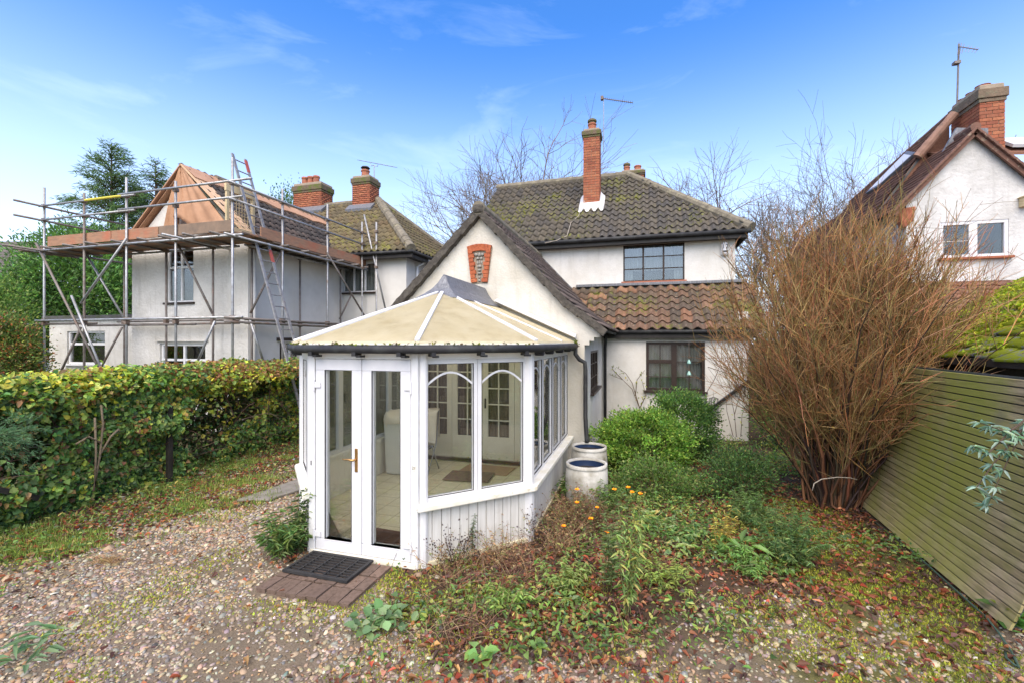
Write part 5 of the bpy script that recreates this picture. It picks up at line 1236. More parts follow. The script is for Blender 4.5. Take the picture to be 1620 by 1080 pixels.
n = 16000; mv_ = rng.uniform(4.0, 7.95, n); mt_ = rng.random(n); kp = fbm(mv_ * 1.0, mt_ * 2.6, 1.3, 77) * .6 + fbm(mv_, mt_ * 2.6, 4.0, 78) * .4 > .45; mv_, mt_ = mv_[kp], mt_[kp]; n = len(mv_)
P = np.c_[3.35 + 2.2 * mt_, mv_, 2.05 + 1.30 * mt_ + .04 + .02 * rng.random(n)]; N = rng.normal(0, .6, (n, 3)) + np.array([-.5, 0, .9])
V, F, c = leafmesh(P, rng.normal(0, 1, (n, 3)), N, .05, .04, jit(pick([(.22, .26, .02), (.28, .30, .03), (.15, .19, .02), (.20, .18, .05)], n, [4, 3, 3, 1]), .2), .4, .3)
o = piece('roof_moss', npmesh('roof_moss', V, F, M['leaf'], c), sh); o['kind'] = 'stuff'

# ------------------------------------------------------------------ loose ground: gravel, moss, grass, leaves (nobody could count these)
def inview(u, v, m=1.2):
    Y = -u * ST + v * CT; X = u * CT + v * ST
    return (Y > 2.6) & (np.abs(X) < m * Y)
def inside_con(u, v):
    return (u > -4.35) & (u < -1.15) & (v < 7.8) & (v > 4.0) & (u + v > .60) & (v - u > 6.10)
def on_path(u, v): return (u > -3.38) & (u < -2.28) & (v > 3.25) & (v < 4.05)
def scatter(n, u0, u1, v0, v1, keep):
    u = rng.uniform(u0, u1, n); v = rng.uniform(v0, v1, n)
    k = inview(u, v) & ~inside_con(u, v) & (rng.random(n) < keep(u, v)); return u[k], v[k]
# pebbles
def k_grav(u, v):
    hedge, grass, bed, moss, n1, n2 = zone(u, v)
    return np.clip(1 - bed * .93 - grass * .8 - moss * .6, 0, 1) * np.clip(1.15 - .75 * sstep(.53, .68, n1), 0, 1) * ~on_path(u, v) * sstep(9, 6.5, v)
pu, pv = scatter(118000, -8, 3, 1.6, 7.5, k_grav)
n = len(pu); r = np.exp(rng.normal(math.log(.0098), .38, n)); dist = -pu * ST + pv * CT; r *= 1 + .10 * np.clip(dist - 4, 0, 4)
a = rng.random(n) * 6.283; ex = rng.uniform(.95, 1.6, n); fl = rng.uniform(.45, .8, n)
ring6 = np.array([[math.cos(t), math.sin(t)] for t in np.arange(6) * math.pi / 3])
shape = np.concatenate([np.c_[ring6 * .95, np.full(6, -.25)], np.c_[ring6[:, :] * .80, np.full(6, .55)], [[.05, 0, .95]]])
sh_ = shape[None] * (1 + rng.normal(0, .10, (n, 13, 1)))
sx = sh_[..., 0] * (r * ex)[:, None]; sy = sh_[..., 1] * r[:, None]; sz = sh_[..., 2] * (r * fl)[:, None]
ca, sa = np.cos(a)[:, None], np.sin(a)[:, None]; tx, ty = rng.normal(0, .25, n)[:, None], rng.normal(0, .25, n)[:, None]
X = pu[:, None] + sx * ca - sy * sa; Y = pv[:, None] + sx * sa + sy * ca; Z = gz(pu, pv)[:, None] + sz + sx * tx + sy * ty + rng.random(n)[:, None] * .006
F1 = [(i, (i + 1) % 6, 6 + (i + 1) % 6, 6 + i) for i in range(6)]; 
off_ = (np.arange(n) * 13)[:, None, None]
Fq = (np.array(F1)[None] + off_).reshape(-1, 4)
Ft = np.array([(6 + i, 6 + (i + 1) % 6, 12, 12) for i in range(6)])
Vp = np.stack([X, Y, Z], -1).reshape(-1, 3)
pc = jit(pick([(.33, .25, .15), (.28, .24, .19), (.40, .34, .25), (.29, .18, .09), (.15, .13, .11), (.23, .21, .185), (.36, .28, .18), (.52, .48, .41), (.21, .15, .10)], n, [5, 5, 3, 3, 1.5, 4, 4, .6, 2]), .18)
# top caps as quads that share the crown: (a, b, crown) pairs
Fc = np.array([(6, 7, 8, 12), (8, 9, 10, 12), (10, 11, 6, 12)])
Fall = np.concatenate([Fq, (Fc[None] + off_).reshape(-1, 4)])
o = piece('gravel', npmesh('gravel', Vp, Fall, M['pebble'], np.repeat(pc, 13, 0), True), None)
tag(o, 'mixed tan and grey pebble gravel covering the drive', 'gravel', kind='stuff')

def blades(name, u, v, L, Wd, cols, label, cat, lean=.5, z=0, mat='leaf', w=None, tipw=.7):
    n = len(u); P = np.c_[u, v, gz(u, v) + z]; az = rng.random(n) * 6.283; ln = np.abs(rng.normal(0, lean, n))
    D = np.c_[np.cos(az) * ln, np.sin(az) * ln, np.ones(n)]; N = np.c_[np.cos(az), np.sin(az), -ln * .5 + .2]
    V, F, c = leafmesh(P, D, N, L * rng.uniform(.5, 1.3, n), Wd * rng.uniform(.7, 1.3, n), jit(pick(cols, n, w), .2), .1, .35, tipw)
    o = piece(name, npmesh(name, V, F, M[mat], c), None); tag(o, label, cat, kind='stuff'); return o
def k_grass(u, v):
    hedge, grass, bed, moss, n1, n2 = zone(u, v); t = fbm(u, v, 1.7, 44)
    return np.clip(grass * sstep(.44, .62, t) * 1.1 + .015 * (n2 > .62), 0, 1) * (u > -8.4)
gu, gv = scatter(105000, -8.2, -4.3, 2.0, 11, k_grass)
blades('grass', gu, gv, .065, .0065, [(.15, .21, .045), (.22, .27, .065), (.11, .16, .04), (.34, .30, .13)], 'rough green grass along the foot of the ivy hedge', 'grass', 1.1, w=[4, 3, 2, 1.6])
def k_moss(u, v):
    hedge, grass, bed, moss, n1, n2 = zone(u, v); t = fbm(u, v, 2.3, 52); t2 = fbm(u, v, 1.2, 57)
    pb = np.exp(-((u + 2.9) ** 2 / .5 + (v - 3.3) ** 2 / .06)) + np.exp(-((u + 2.2) ** 2 / .05 + (v - 3.8) ** 2 / .05))
    return np.clip(moss * sstep(.32, .48, t) + .6 * bed * sstep(.50, .64, t) * sstep(6.5, 4.5, v) + .35 * sstep(.60, .70, t2) * (v < 5.5) + .5 * grass * sstep(.5, .6, t) + pb * .8 * sstep(.45, .55, t), 0, 1) * (np.abs(u) < 8)
mu, mv = scatter(280000, -7.5, 2.75, 1.8, 8, k_moss)
blades('moss', mu, mv, .022, .014, [(.19, .21, .03), (.28, .29, .04), (.13, .16, .03), (.24, .21, .06)], 'yellow-green moss creeping over soil and gravel', 'moss', 2.2, w=[4, 3, 3, 1.5])
def k_cover(u, v):
    hedge, grass, bed, moss, n1, n2 = zone(u, v); t = fbm(u, v, 1.6, 61)
    return np.clip(bed * sstep(.38, .58, t) * (1 - moss * .75) + .10 * sstep(.55,.65,t) * sstep(4.5, 3, v) * (u > -2) + .35 * hedge * sstep(.5, .6, t), 0, 1) * np.where(u < -4.3, 1, 1)
cu_, cv_ = scatter(105000, -8, 2.75, 2.4, 11, k_cover)
n = len(cu_); P = np.c_[cu_, cv_, gz(cu_, cv_) + np.abs(rng.normal(.03, .075, n)) * (.4 + fbm(cu_, cv_, 1.3, 66))]; D = rng.normal(0, 1, (n, 3)); D[:, 2] = np.abs(D[:, 2]) * .6; N = rng.normal(0, .5, (n, 3)); N[:, 2] += 1
V, F, c = leafmesh(P, D, N, rng.uniform(.025, .075, n), rng.uniform(.012, .035, n), jit(pick([(.085, .15, .035), (.13, .20, .05), (.06, .11, .035), (.20, .23, .06), (.11, .17, .08), (.32, .28, .09)], n, [4, 4, 3, 3, 2, 1.3]), .2))
tag(piece('ground_cover', npmesh('ground_cover', V, F, M['leaf'], c), None), 'low green weeds spreading through the border', 'weeds', kind='stuff')
# fallen leaves
def k_leaf(u, v):
    hedge, grass, bed, moss, n1, n2 = zone(u, v); t = fbm(u, v, 1.4, 70); front = sstep(3.6, 2.6, v) * (u > -2.2)
    hp = np.exp(-((u + 3.5) ** 2 / .06 + (v - 3.95) ** 2 / .04))
    return np.clip(bed * (.25 + .8 * sstep(.42, .6, t)) + front * .6 * sstep(.42, .56, t) + .02 + hedge * .5 + moss * .2 + hp + .10 * sstep(-1.2, 0, u) * sstep(5.2, 3.2, v), 0, 1) * sstep(10, 7, v)
lu, lv = scatter(60000, -8, 2.75, 1.8, 10, k_leaf)
n = len(lu); P = np.c_[lu, lv, gz(lu, lv) + .012 + rng.random(n) * .03]; az = rng.random(n) * 6.283; D = np.c_[np.cos(az), np.sin(az), rng.normal(0, .25, n)]; N = rng.normal(0, .38, (n, 3)); N[:, 2] += 1
V, F, c = leafmesh(P, D, N, rng.uniform(.02, .085, n), rng.uniform(.014, .045, n), jit(pick([(.20, .075, .04), (.14, .06, .04), (.26, .12, .06), (.11, .065, .05), (.34, .20, .10), (.075, .04, .035), (.24, .055, .03)], n, [5, 4, 3, 3, 1.2, 3, 2]), .25), .35, .3)
tag(piece('fallen_leaves', npmesh('fallen_leaves', V, F, M['leaf'], c), None), 'red-brown fallen leaves strewn over border and gravel', 'leaves', kind='stuff')
# tangle of dead stems in the border
def curved(P, D, L, K=5, droop=.4, wob=.12):
    n = len(P); D = unit(D); t = np.linspace(0, 1, K)[None, :, None]; L = np.broadcast_to(L, (n,))[:, None, None]
    pts = P[:, None] + D[:, None] * t * L + np.array([0, 0, -1.0]) * droop * L * t ** 2
    w = rng.normal(0, 1, (n, K, 3)) * wob * L * t; return pts + np.cumsum(w, 1) * .4
def k_dead(u, v):
    hedge, grass, bed, moss, n1, n2 = zone(u, v); t = fbm(u, v, 1.5, 81)
    return bed * sstep(.40, .56, t) * np.exp(-(((u + .9) / 1.1) ** 2)) * sstep(6.9, 5.6, v)
du, dv_ = scatter(13000, -2.6, 1.6, 3.0, 7.2, k_dead)
n = len(du); P = np.c_[du, dv_, gz(du, dv_)]; D = rng.normal(0, .8, (n, 3)); D[:, 2] = np.abs(D[:, 2]) + .35
V, F, c = twigmesh(curved(P, D, rng.uniform(.10, .5, n), 5, .4, .10), .0028, .0012, jit(pick([(.24, .15, .09), (.16, .095, .06), (.36, .26, .15), (.11, .065, .05), (.22, .11, .08)], n), .2))
tag(piece('dead_stems', npmesh('dead_stems', V, F, M['twig'], c), None), 'tangle of brown dead stems beside the conservatory wall', 'dead stems', kind='stuff')

# ------------------------------------------------------------------ plants
def add_leaves(root, name, V, F, c, mat='leaf'): return piece(name, npmesh(name, V, F, M[mat], c), root)
def ball(n, shell=.55):
    d = unit(rng.normal(0, 1, (n, 3))); return d * (shell + (1 - shell) * rng.random((n, 1)) ** .6)
def bush(name, label, cat, c, rad, n, L, Wd, cols, w=None, group=None, clumps=70, stems=50, flat=.0, seed_h=.0, cl=.22, up=.5, shell=.45, stemcol=(.13, .09, .055)):
    c = np.array(c, float); rad = np.array(rad, float); t = thing(name, label, cat, (c[0], c[1], 0), group)
    C = ball(clumps, shell); C[:, 2] = np.where(C[:, 2] < -.75, -C[:, 2], C[:, 2])
    C = c + C * rad * (1 + rng.normal(0, .09, (clumps, 1))); k = rng.integers(0, clumps, n)
    P = C[k] + rng.normal(0, cl, (n, 3)) * rad; P[:, 2] = np.maximum(P[:, 2], .03)
    D = unit(P - c) + rng.normal(0, .6, (n, 3)); D[:, 2] += up; N = rng.normal(0, .6, (n, 3)); N[:, 2] += .9; N += unit(P - c) * .6
    cc = jit(pick(cols, n, w), .22) * (1 + rng.normal(0, .18, clumps))[k][:, None]
    V, F, col = leafmesh(P, D, N, L * rng.uniform(.6, 1.3, n), Wd * rng.uniform(.7, 1.3, n), np.clip(cc, .005, .8))
    add_leaves(t, 'foliage', V, F, col)
    B = np.tile([c[0], c[1], 0.0], (stems, 1)) + np.c_[rng.normal(0, .06, (stems, 2)) * rad[:2], np.zeros(stems)]
    T = C[rng.integers(0, clumps, stems)]; tt = np.linspace(0, 1, 5)[None, :, None]
    path_ = B[:, None] * (1 - tt) + T[:, None] * tt + rng.normal(0, .03, (stems, 5, 3)) * rad * tt
    V, F, col = twigmesh(path_, .010, .003, jit(np.tile(stemcol, (stems, 1)), .2)); add_leaves(t, 'stems', V, F, col, 'twig'); return t
GREENS = [(.10, .19, .035), (.15, .25, .045), (.065, .13, .03), (.21, .29, .06)]
DARKG = [(.045, .095, .03), (.07, .13, .035), (.035, .07, .028), (.10, .16, .05)]
bush('shrub', 'bright lime-green leafy shrub beside the water butts', 'shrub', (.02, 8.25, .48), (.78, .66, .50), 16500, .05, .026, GREENS, [3, 4, 2, 3], 'garden shrubs', clumps=150, cl=.115, shell=.6)
bush('shrub', 'darker green shrub behind the lime-green one, under the window', 'shrub', (.72, 9.3, .62), (.62, .55, .62), 12500, .05, .026, [(.065, .13, .035), (.09, .17, .045), (.045, .09, .03), (.13, .20, .05)], None, 'garden shrubs', clumps=120, cl=.12, shell=.6)
bush('shrub', 'small dark blue-green shrub to the right of the lime-green one', 'shrub', (1.30, 7.15, .30), (.44, .40, .36), 4200, .045, .018, DARKG, None, 'garden shrubs', clumps=60)
bush('shrub', 'low loose green shrub at the foot of the lime-green one', 'shrub', (.20, 6.9, .22), (.60, .45, .28), 4200, .045, .02, [(.07, .13, .03), (.10, .17, .04), (.05, .09, .03), (.14, .17, .06)], None, 'garden shrubs', clumps=60)
bush('shrub', 'yellow-tinged evergreen bush by the right corner of the house', 'shrub', (3.1, 11.0, .7), (.7, .7, .75), 6000, .07, .03, DARKG + [(.20, .22, .05)], None, 'garden shrubs', clumps=70)
bush('shrub', 'brown and green mixed bush beyond the hedge at far left', 'shrub', tuple(at(8, 565, 11)), (.62, .7, .85), 11000, .075, .04, [(.06, .10, .03), (.10, .15, .04), (.16, .10, .05), (.20, .22, .06), (.28, .10, .04)], [4, 4, 2, 2, 1], 'garden shrubs', clumps=150)
bush('shrub', 'light green bush at the extreme left beyond the hedge', 'shrub', tuple(at(-25, 525, 13)), (1.0, 1.0, 1.5), 11000, .08, .045, [(.10, .17, .04), (.16, .23, .06), (.07, .12, .03)], None, 'garden shrubs', clumps=140)
bush('shrub', 'evergreen bush behind the large twiggy shrub and the house corner', 'shrub', (4.6, 15.5, 1.3), (1.6, 1.2, 1.5), 5000, .11, .05, DARKG, None, 'garden shrubs', clumps=100)
# plant by the door: arching stems with lance leaves
def stalky(name, label, cat, base, n, H, spread, L, Wd, cols, per=26, group=None, droop=.25, r=.005, stemcol=(.12, .13, .05), lean=(0, 0), leafdroop=-.25, start=.12):
    t = thing(name, label, cat, (base[0], base[1], 0), group); b = np.array([base[0], base[1], 0.0])
    P = b + np.c_[rng.normal(0, spread * .18, (n, 2)), np.zeros(n)]
    D = np.c_[rng.normal(0, spread, (n, 2)) + np.array(lean), np.ones(n)]
    pts = curved(P, D, H * rng.uniform(.6, 1.08, n), 7, droop, .03)
    V, F, c = twigmesh(pts, r, r * .4, jit(np.tile(stemcol, (n, 1)), .2)); add_leaves(t, 'stems', V, F, c, 'twig')
    k = np.repeat(np.arange(n), per); s = rng.uniform(start, 1, len(k)) * 5.99; i = s.astype(int); f = (s - i)[:, None]
    Q = pts[k, i] * (1 - f) + pts[k, i + 1] * f; d = unit(pts[k, i + 1] - pts[k, i]); az = rng.random(len(k)) * 6.283
    side = np.c_[np.cos(az), np.sin(az), np.full(len(k), leafdroop)]; LD = side + d * .45
    N = np.c_[rng.normal(0, .3, (len(k), 2)), np.ones(len(k))]
    V, F, c = leafmesh(Q, LD, N, L * rng.uniform(.5, 1.25, len(k)), Wd * rng.uniform(.6, 1.2, len(k)), jit(pick(cols, len(k)), .2), .2, .3)
    add_leaves(t, 'leaves', V, F, c); return t
bx = atz(452, 895)
stalky('leafy_plant', 'bushy lance-leaved plant growing left of the conservatory doors', 'plant', (-3.62, 3.92), 34, .62, .42, .09, .022, [(.06, .11, .035), (.09, .15, .045), (.13, .17, .05), (.05, .085, .03)], 30)
stalky('leafy_plant', 'tall narrow plant climbing the left edge of the conservatory doors', 'plant', (-3.50, 4.0), 7, .95, .10, .08, .024, [(.07, .11, .04), (.10, .14, .05), (.05, .08, .03)], 42, lean=(.06, 0))
b = atz(990, 985); stalky('tall_weed', 'tall pale green leafy weed standing in the front border', 'weed', (b.x, b.y + .1), 8, 1.0, .13, .075, .020, [(.14, .21, .06), (.19, .26, .09), (.10, .16, .05), (.28, .28, .09)], 44, droop=.05, r=.006, stemcol=(.2, .2, .08), leafdroop=-.6)
b = atz(962, 935); stalky('tall_weed', 'spiky flowering weed just left of the tall leafy weed', 'weed', (b.x, b.y), 6, .78, .14, .07, .02, [(.11, .16, .06), (.16, .20, .09)], 46, droop=.08, r=.005, leafdroop=.1)
b = atz(1140, 872); stalky('dying_plant', 'yellowing upright stalks in the middle of the border', 'plant', (b.x, b.y), 9, .52, .16, .06, .014, [(.36, .29, .07), (.30, .22, .05), (.22, .20, .06)], 26, droop=.1, stemcol=(.33, .24, .08))
b = atz(1245, 890); stalky('feathery_plant', 'feathery fine-leaved green plant in front of the large twiggy shrub', 'plant', (b.x, b.y), 60, .72, .42, .055, .010, [(.08, .14, .05), (.11, .18, .07), (.06, .11, .045), (.16, .20, .07)], 60, droop=.2, r=.003)
b = atz(1210, 850); stalky('feathery_plant', 'wispy green plant left of the feathery clump', 'plant', (b.x - .1, b.y + .35), 40, .55, .45, .05, .012, [(.08, .14, .05), (.12, .18, .06), (.07, .11, .045)], 50, droop=.25, r=.003)
b = atz(1075, 850); stalky('leafy_plant', 'low spreading green plant between weed and yellow stalks', 'plant', (b.x, b.y), 30, .35, .6, .07, .028, [(.08, .15, .05), (.12, .19, .06), (.16, .22, .10)], 18, droop=.3, r=.003)
b = atz(745, 882); stalky('rosemary_sprig', 'thin grey-green sprig against the white cladding', 'plant', (b.x, b.y), 3, .48, .05, .035, .007, [(.10, .13, .09), (.13, .16, .10)], 70, droop=.05, r=.003)
stalky('leafy_plant', 'green fern-like plant between conservatory wall and the water butts', 'plant', (-1.0, 6.35), 30, .48, .35, .06, .016, [(.09, .15, .045), (.13, .20, .06), (.07, .11, .04)], 30, droop=.25, r=.003)
stalky('dying_plant', 'rusty brown dead stalks in front of the nearer water butt', 'plant', (-.74, 5.75), 46, .55, .4, .04, .012, [(.20, .12, .07), (.28, .17, .10), (.13, .08, .055), (.13, .18, .06)], 16, droop=.2, r=.003, stemcol=(.20, .12, .08))
for (lb, u_, v_, h_, n_) in (('straw-coloured dead stalks against the conservatory corner', -1.75, 4.0, .48, 34), ('brown dead stalks along the angled cladding', -1.35, 4.35, .58, 44), ('tangled straw stalks by the right end of the angled cladding', -.85, 4.75, .64, 50), ('tall dry stalks beside the right conservatory wall', -.85, 5.35, .70, 50)):
    stalky('dead_stalks', lb, 'dead stalks', (u_, v_), n_, h_, .5, .035, .012, [(.22, .14, .08), (.30, .21, .11), (.15, .09, .06), (.14, .17, .06)], 9, droop=.3, r=.003, stemcol=(.27, .18, .10))
for (lb, px_, py_, h_, n_, cs) in (('yellow-green wispy weed in the centre of the border', 1050, 930, .40, 22, [(.22, .26, .07), (.16, .21, .06)]), ('pale green weed clump left of the tall leafy weed', 900, 930, .34, 24, [(.14, .20, .06), (.20, .24, .08)]), ('green weed clump at the front edge of the border', 800, 960, .26, 22, [(.13, .20, .05), (.19, .25, .07)]), ('fresh green weed right of the yellow stalks', 1190, 905, .34, 26, [(.10, .18, .05), (.15, .24, .07)])):
    b = atz(px_, py_); stalky('weed_clump', lb, 'weed', (b.x, b.y), n_, h_, .5, .06, .018, cs, 22, droop=.25, r=.003)
stalky('leafy_plant', 'green leafy stems half hiding the nearer water butt', 'plant', (-.42, 6.0), 34, .52, .32, .055, .018, [(.10, .16, .05), (.14, .21, .06), (.08, .12, .045)], 26, droop=.2, r=.003)
# dried seed heads against the cladding
sd_ = thing('dried_plant', 'dried plant with black seed heads against the conservatory corner', 'plant', atz(718, 893)); b = np.array(atz(718, 893)); n = 26
D = np.c_[rng.normal(0, .5, (n, 2)) + np.array([.12, -.05]), np.ones(n)]; pts = curved(np.tile(b, (n, 1)) + np.c_[rng.normal(0, .04, (n, 2)), np.zeros(n)], D, rng.uniform(.25, .52, n), 6, .12, .05)
V, F, c = twigmesh(pts, .0035, .0015, jit(np.tile((.10, .06, .045), (n, 1)), .2)); add_leaves(sd_, 'stems', V, F, c, 'twig')
k = np.repeat(np.arange(n), 9); Q = pts[k, rng.integers(3, 6, len(k))] + rng.normal(0, .035, (len(k), 3)); V, F, c = leafmesh(Q, rng.normal(0, 1, Q.shape), rng.normal(0, 1, Q.shape), .022, .018, jit(np.tile((.045, .03, .028), (len(k), 1)), .2)); add_leaves(sd_, 'seed_heads', V, F, c)['kind'] = 'stuff'
sd2 = thing('dried_plant', 'dried seed stalks near the right end of the cladding', 'plant', atz(850, 862)); b = np.array(atz(850, 862)); n = 14
D = np.c_[rng.normal(0, .35, (n, 2)), np.ones(n)]; pts = curved(np.tile(b, (n, 1)), D, rng.uniform(.25, .5, n), 6, .12, .05); V, F, c = twigmesh(pts, .0035, .0015, jit(np.tile((.10, .06, .045), (n, 1)), .2)); add_leaves(sd2, 'stems', V, F, c, 'twig')
k = np.repeat(np.arange(n), 9); Q = pts[k, rng.integers(3, 6, len(k))] + rng.normal(0, .03, (len(k), 3)); V, F, c = leafmesh(Q, rng.normal(0, 1, Q.shape), rng.normal(0, 1, Q.shape), .022, .018, jit(np.tile((.045, .03, .028), (len(k), 1)), .2)); add_leaves(sd2, 'seed_heads', V, F, c)['kind'] = 'stuff'
# marigolds in brown stems in front of the barrels
b = atz(930, 845)
mg = stalky('marigold_plant', 'straggly brown-stemmed plant with orange flowers in front of the water butts', 'plant', (b.x + .05, b.y + .1), 70, .62, .55, .045, .012, [(.12, .075, .05), (.17, .10, .06), (.10, .12, .05), (.14, .16, .06)], 14, droop=.3, r=.003, stemcol=(.15, .085, .055))
FL = [(913, 774), (945, 803), (935, 820), (972, 774), (994, 771), (1013, 781), (892, 832), (913, 795), (1000, 778), (960, 842)]
for (x, y) in FL:
    p = at(x, y, 4.9 + rnd.random() * .5); n = 14; az = np.arange(n) * 6.283 / n; P = np.tile(p, (n, 1)); D = np.c_[np.cos(az), np.sin(az) * .6 - .3, np.full(n, .55) + rng.normal(0, .2, n)]
    V, F, c = leafmesh(P, D, np.tile((0, -.6, 1), (n, 1)), .030, .017, jit(pick([(.72, .30, .015), (.80, .40, .02), (.60, .22, .01)], n), .1)); add_leaves(mg, 'flower', V, F, c)
# broad-leaved rosettes
def rosette(label, px, py, n, L, Wd, cols, lift=.6, z=.02, group='rosette plants'):
    b = atz(px, py); t = thing('rosette_plant', label, 'plant', b, group); az = rng.random(n) * 6.283; P = np.tile((b.x, b.y, z), (n, 1)) + np.c_[rng.normal(0, L * (.25 + n * .012), (n, 2)), rng.random(n) * L * .8]
    D = np.c_[np.cos(az), np.sin(az), rng.uniform(.1, lift, n)]; N = np.c_[rng.normal(0, .35, (n, 2)), np.ones(n)]
    cc = jit(pick(cols, n), .15); Lf = L * rng.uniform(.6, 1.2, n); Wf = Wd * rng.uniform(.7, 1.2, n)
    for i in range(n):
        V, F, c = leafmesh(P[i:i + 1], D[i:i + 1], N[i:i + 1], Lf[i], Wf[i], cc[i:i + 1], .12, .35, .75); add_leaves(t, 'leaf', V, F, c)
GG = [(.10, .17, .075), (.14, .21, .10), (.08, .14, .06), (.19, .25, .13)]
rosette('clump of broad grey-green leaves at the edge of the gravel', 600, 995, 70, .10, .065, GG, 1.2)
rosette('small broad-leaved seedling on the gravel at the bottom centre', 765, 1050, 14, .11, .07, [(.12, .22, .07), (.17, .27, .08)], .7)
rosette('pale foxglove-like rosette below the yellow stalks', 1165, 882, 16, .20, .065, [(.14, .23, .08), (.11, .18, .06)], .7)
rosette('yellow and green foxglove leaves right of the tall weed', 1030, 830, 22, .16, .06, [(.22, .28, .12), (.16, .22, .10), (.34, .30, .10)], .8)
rosette('pale lobed leaves low in the middle of the border', 1075, 875, 16, .13, .06, [(.17, .25, .11), (.22, .27, .10)], .6)
rosette('thistle-like weed on the gravel at the lower left corner', 45, 1040, 30, .17, .03, [(.10, .17, .09), (.14, .21, .11)], .5)
rosette('dark green bramble leaves beyond the fence end', 1606, 990, 22, .12, .08, [(.05, .12, .03), (.09, .18, .04), (.16, .2, .03)], 1.0)
rosette('small weed tuft near the lower middle of the gravel', 845, 1030, 12, .09, .05, [(.12, .20, .06), (.20, .26, .06)], .6)
tuft = atz(168, 890); tf = thing('straw_tuft', 'small straw-coloured tuft lying on the gravel', 'straw', tuft); n = 220
P = np.tile((tuft.x, tuft.y, .01), (n, 1)) + np.c_[rng.normal(0, .07, n), rng.normal(0, .035, n), np.abs(rng.normal(0, .02, n))]
V, F, c = twigmesh(curved(P, rng.normal(0, 1, (n, 3)) * np.array([1, 1, .35]), .09, 4, .1, .1), .0016, .001, jit(np.tile((.36, .23, .11), (n, 1)), .2)); add_leaves(tf, 'straws', V, F, c, 'twig')['kind'] = 'stuff'
# rose on the ground floor wall, bare shoots at the corner
def shoots(name, label, cat, stems, leafn=0, cols=None, L=.05, r=.006, col=(.14, .10, .065)):
    t = thing(name, label, cat, stems[0][0])
    for s in stems: MB().tube(s, [r * (1 - .6 * i / (len(s) - 1)) for i in range(len(s))], 5).build('stem', simple_twig(col), t)
    if leafn:
        Q = []
        for _ in range(leafn):
            s = rnd.choice(stems); i = rnd.randrange(1, len(s)); Q.append(Vector(s[i]).lerp(Vector(s[i - 1]), rnd.random() * .6) + Vector((rnd.gauss(0, .03), rnd.gauss(0, .03), rnd.gauss(0, .03))))
        Q = np.array(Q); V, F, c = leafmesh(Q, rng.normal(0, 1, Q.shape), rng.normal(0, 1, Q.shape), L, L * .55, jit(pick(cols, len(Q)), .2)); add_leaves(t, 'leaves', V, F, c)
    return t
_tw = {}
def simple_twig(c):
    if c not in _tw: _tw[c] = simple('bark_%d' % len(_tw), c, tuple(x * .65 for x in c), 30, rough=.9, bump=.3)
    return _tw[c]
gvw = GV - .10
def W_(pts, v): return [tuple(atv(x, y, v - .03 * math.sin(i))) for i, (x, y) in enumerate(pts)]
shoots('climbing_rose', 'thin straggly rose trained on the white wall left of the window', 'rose', [W_([(1018, 690), (1012, 645), (1000, 615), (985, 600), (965, 592)], gvw), W_([(1012, 645), (1000, 605), (990, 590), (975, 580)], gvw), W_([(1005, 625), (1008, 600), (1020, 585)], gvw), W_([(1012, 645), (1022, 625), (1015, 600)], gvw), W_([(985, 600), (970, 585), (968, 578)], gvw)], 46, [(.16, .18, .05), (.26, .22, .06), (.10, .13, .04)], .06, .011)
shoots('bare_shoots', 'bare brown shoots against the white wall at the house corner', 'shrub', [W_([(1165, 690), (1162, 655), (1155, 620), (1160, 590)], gvw), W_([(1162, 655), (1170, 625), (1178, 600)], gvw), W_([(1160, 690), (1150, 650), (1148, 620)], gvw), W_([(1172, 690), (1174, 655), (1185, 630)], gvw), W_([(1120, 580), (1150, 590), (1190, 596)], gvw - .2), W_([(1115, 625), (1130, 600), (1140, 575), (1165, 560)], gvw - .2)], 14, [(.16, .18, .05), (.2, .09, .05)], .05, .008, (.12, .08, .06))

# ------------------------------------------------------------------ large twiggy shrub
bs = thing('twiggy_shrub', 'huge leafless orange-brown twiggy shrub beside the fence', 'shrub', (2.45, 7.2, 0)); n = 340; B = np.array([2.52, 7.2, 0])
az = rng.random(n) * 6.283; rr = .25 * np.sqrt(rng.random(n)); P = B + np.c_[np.cos(az) * rr, np.sin(az) * rr * .8, np.zeros(n)]
tilt = np.abs(rng.normal(0, .60, n)); tilt = np.minimum(tilt, 1.05); az2 = az + rng.normal(0, .6, n); H_ = rng.uniform(1.9, 3.55, n) * (1 - .05 * tilt)
D = np.c_[np.cos(az2) * np.tan(tilt) * .9 + .14, np.sin(az2) * np.tan(tilt) * .75, np.ones(n)]; D = unit(D)
K = 9; t = np.linspace(0, 1, K)[None, :, None]
pts = P[:, None] + np.array([0, 0, 1]) * H_[:, None, None] * t * .55 * (1 - t * .25) + D[:, None] * H_[:, None, None] * (t ** 1.55) * .66 + np.cumsum(rng.normal(0, .034, (n, K, 3)), 1)
pts[..., 2] -= (np.linalg.norm(pts[..., :2] - B[:2], axis=-1) ** 2) * .035
pts[:, 0, 2] = 0
TWC = [(.38, .20, .08), (.29, .20, .075), (.43, .225, .095), (.26, .205, .075), (.34, .145, .07), (.16, .10, .05), (.44, .28, .13)]
V, F, c = twigmesh(pts, rng.uniform(.008, .027, n), .003, jit(pick([(.19, .095, .05), (.09, .052, .032), (.19, .095, .05), (.06, .04, .028)], n), .2), 4); add_leaves(bs, 'canes', V, F, c, 'twig')
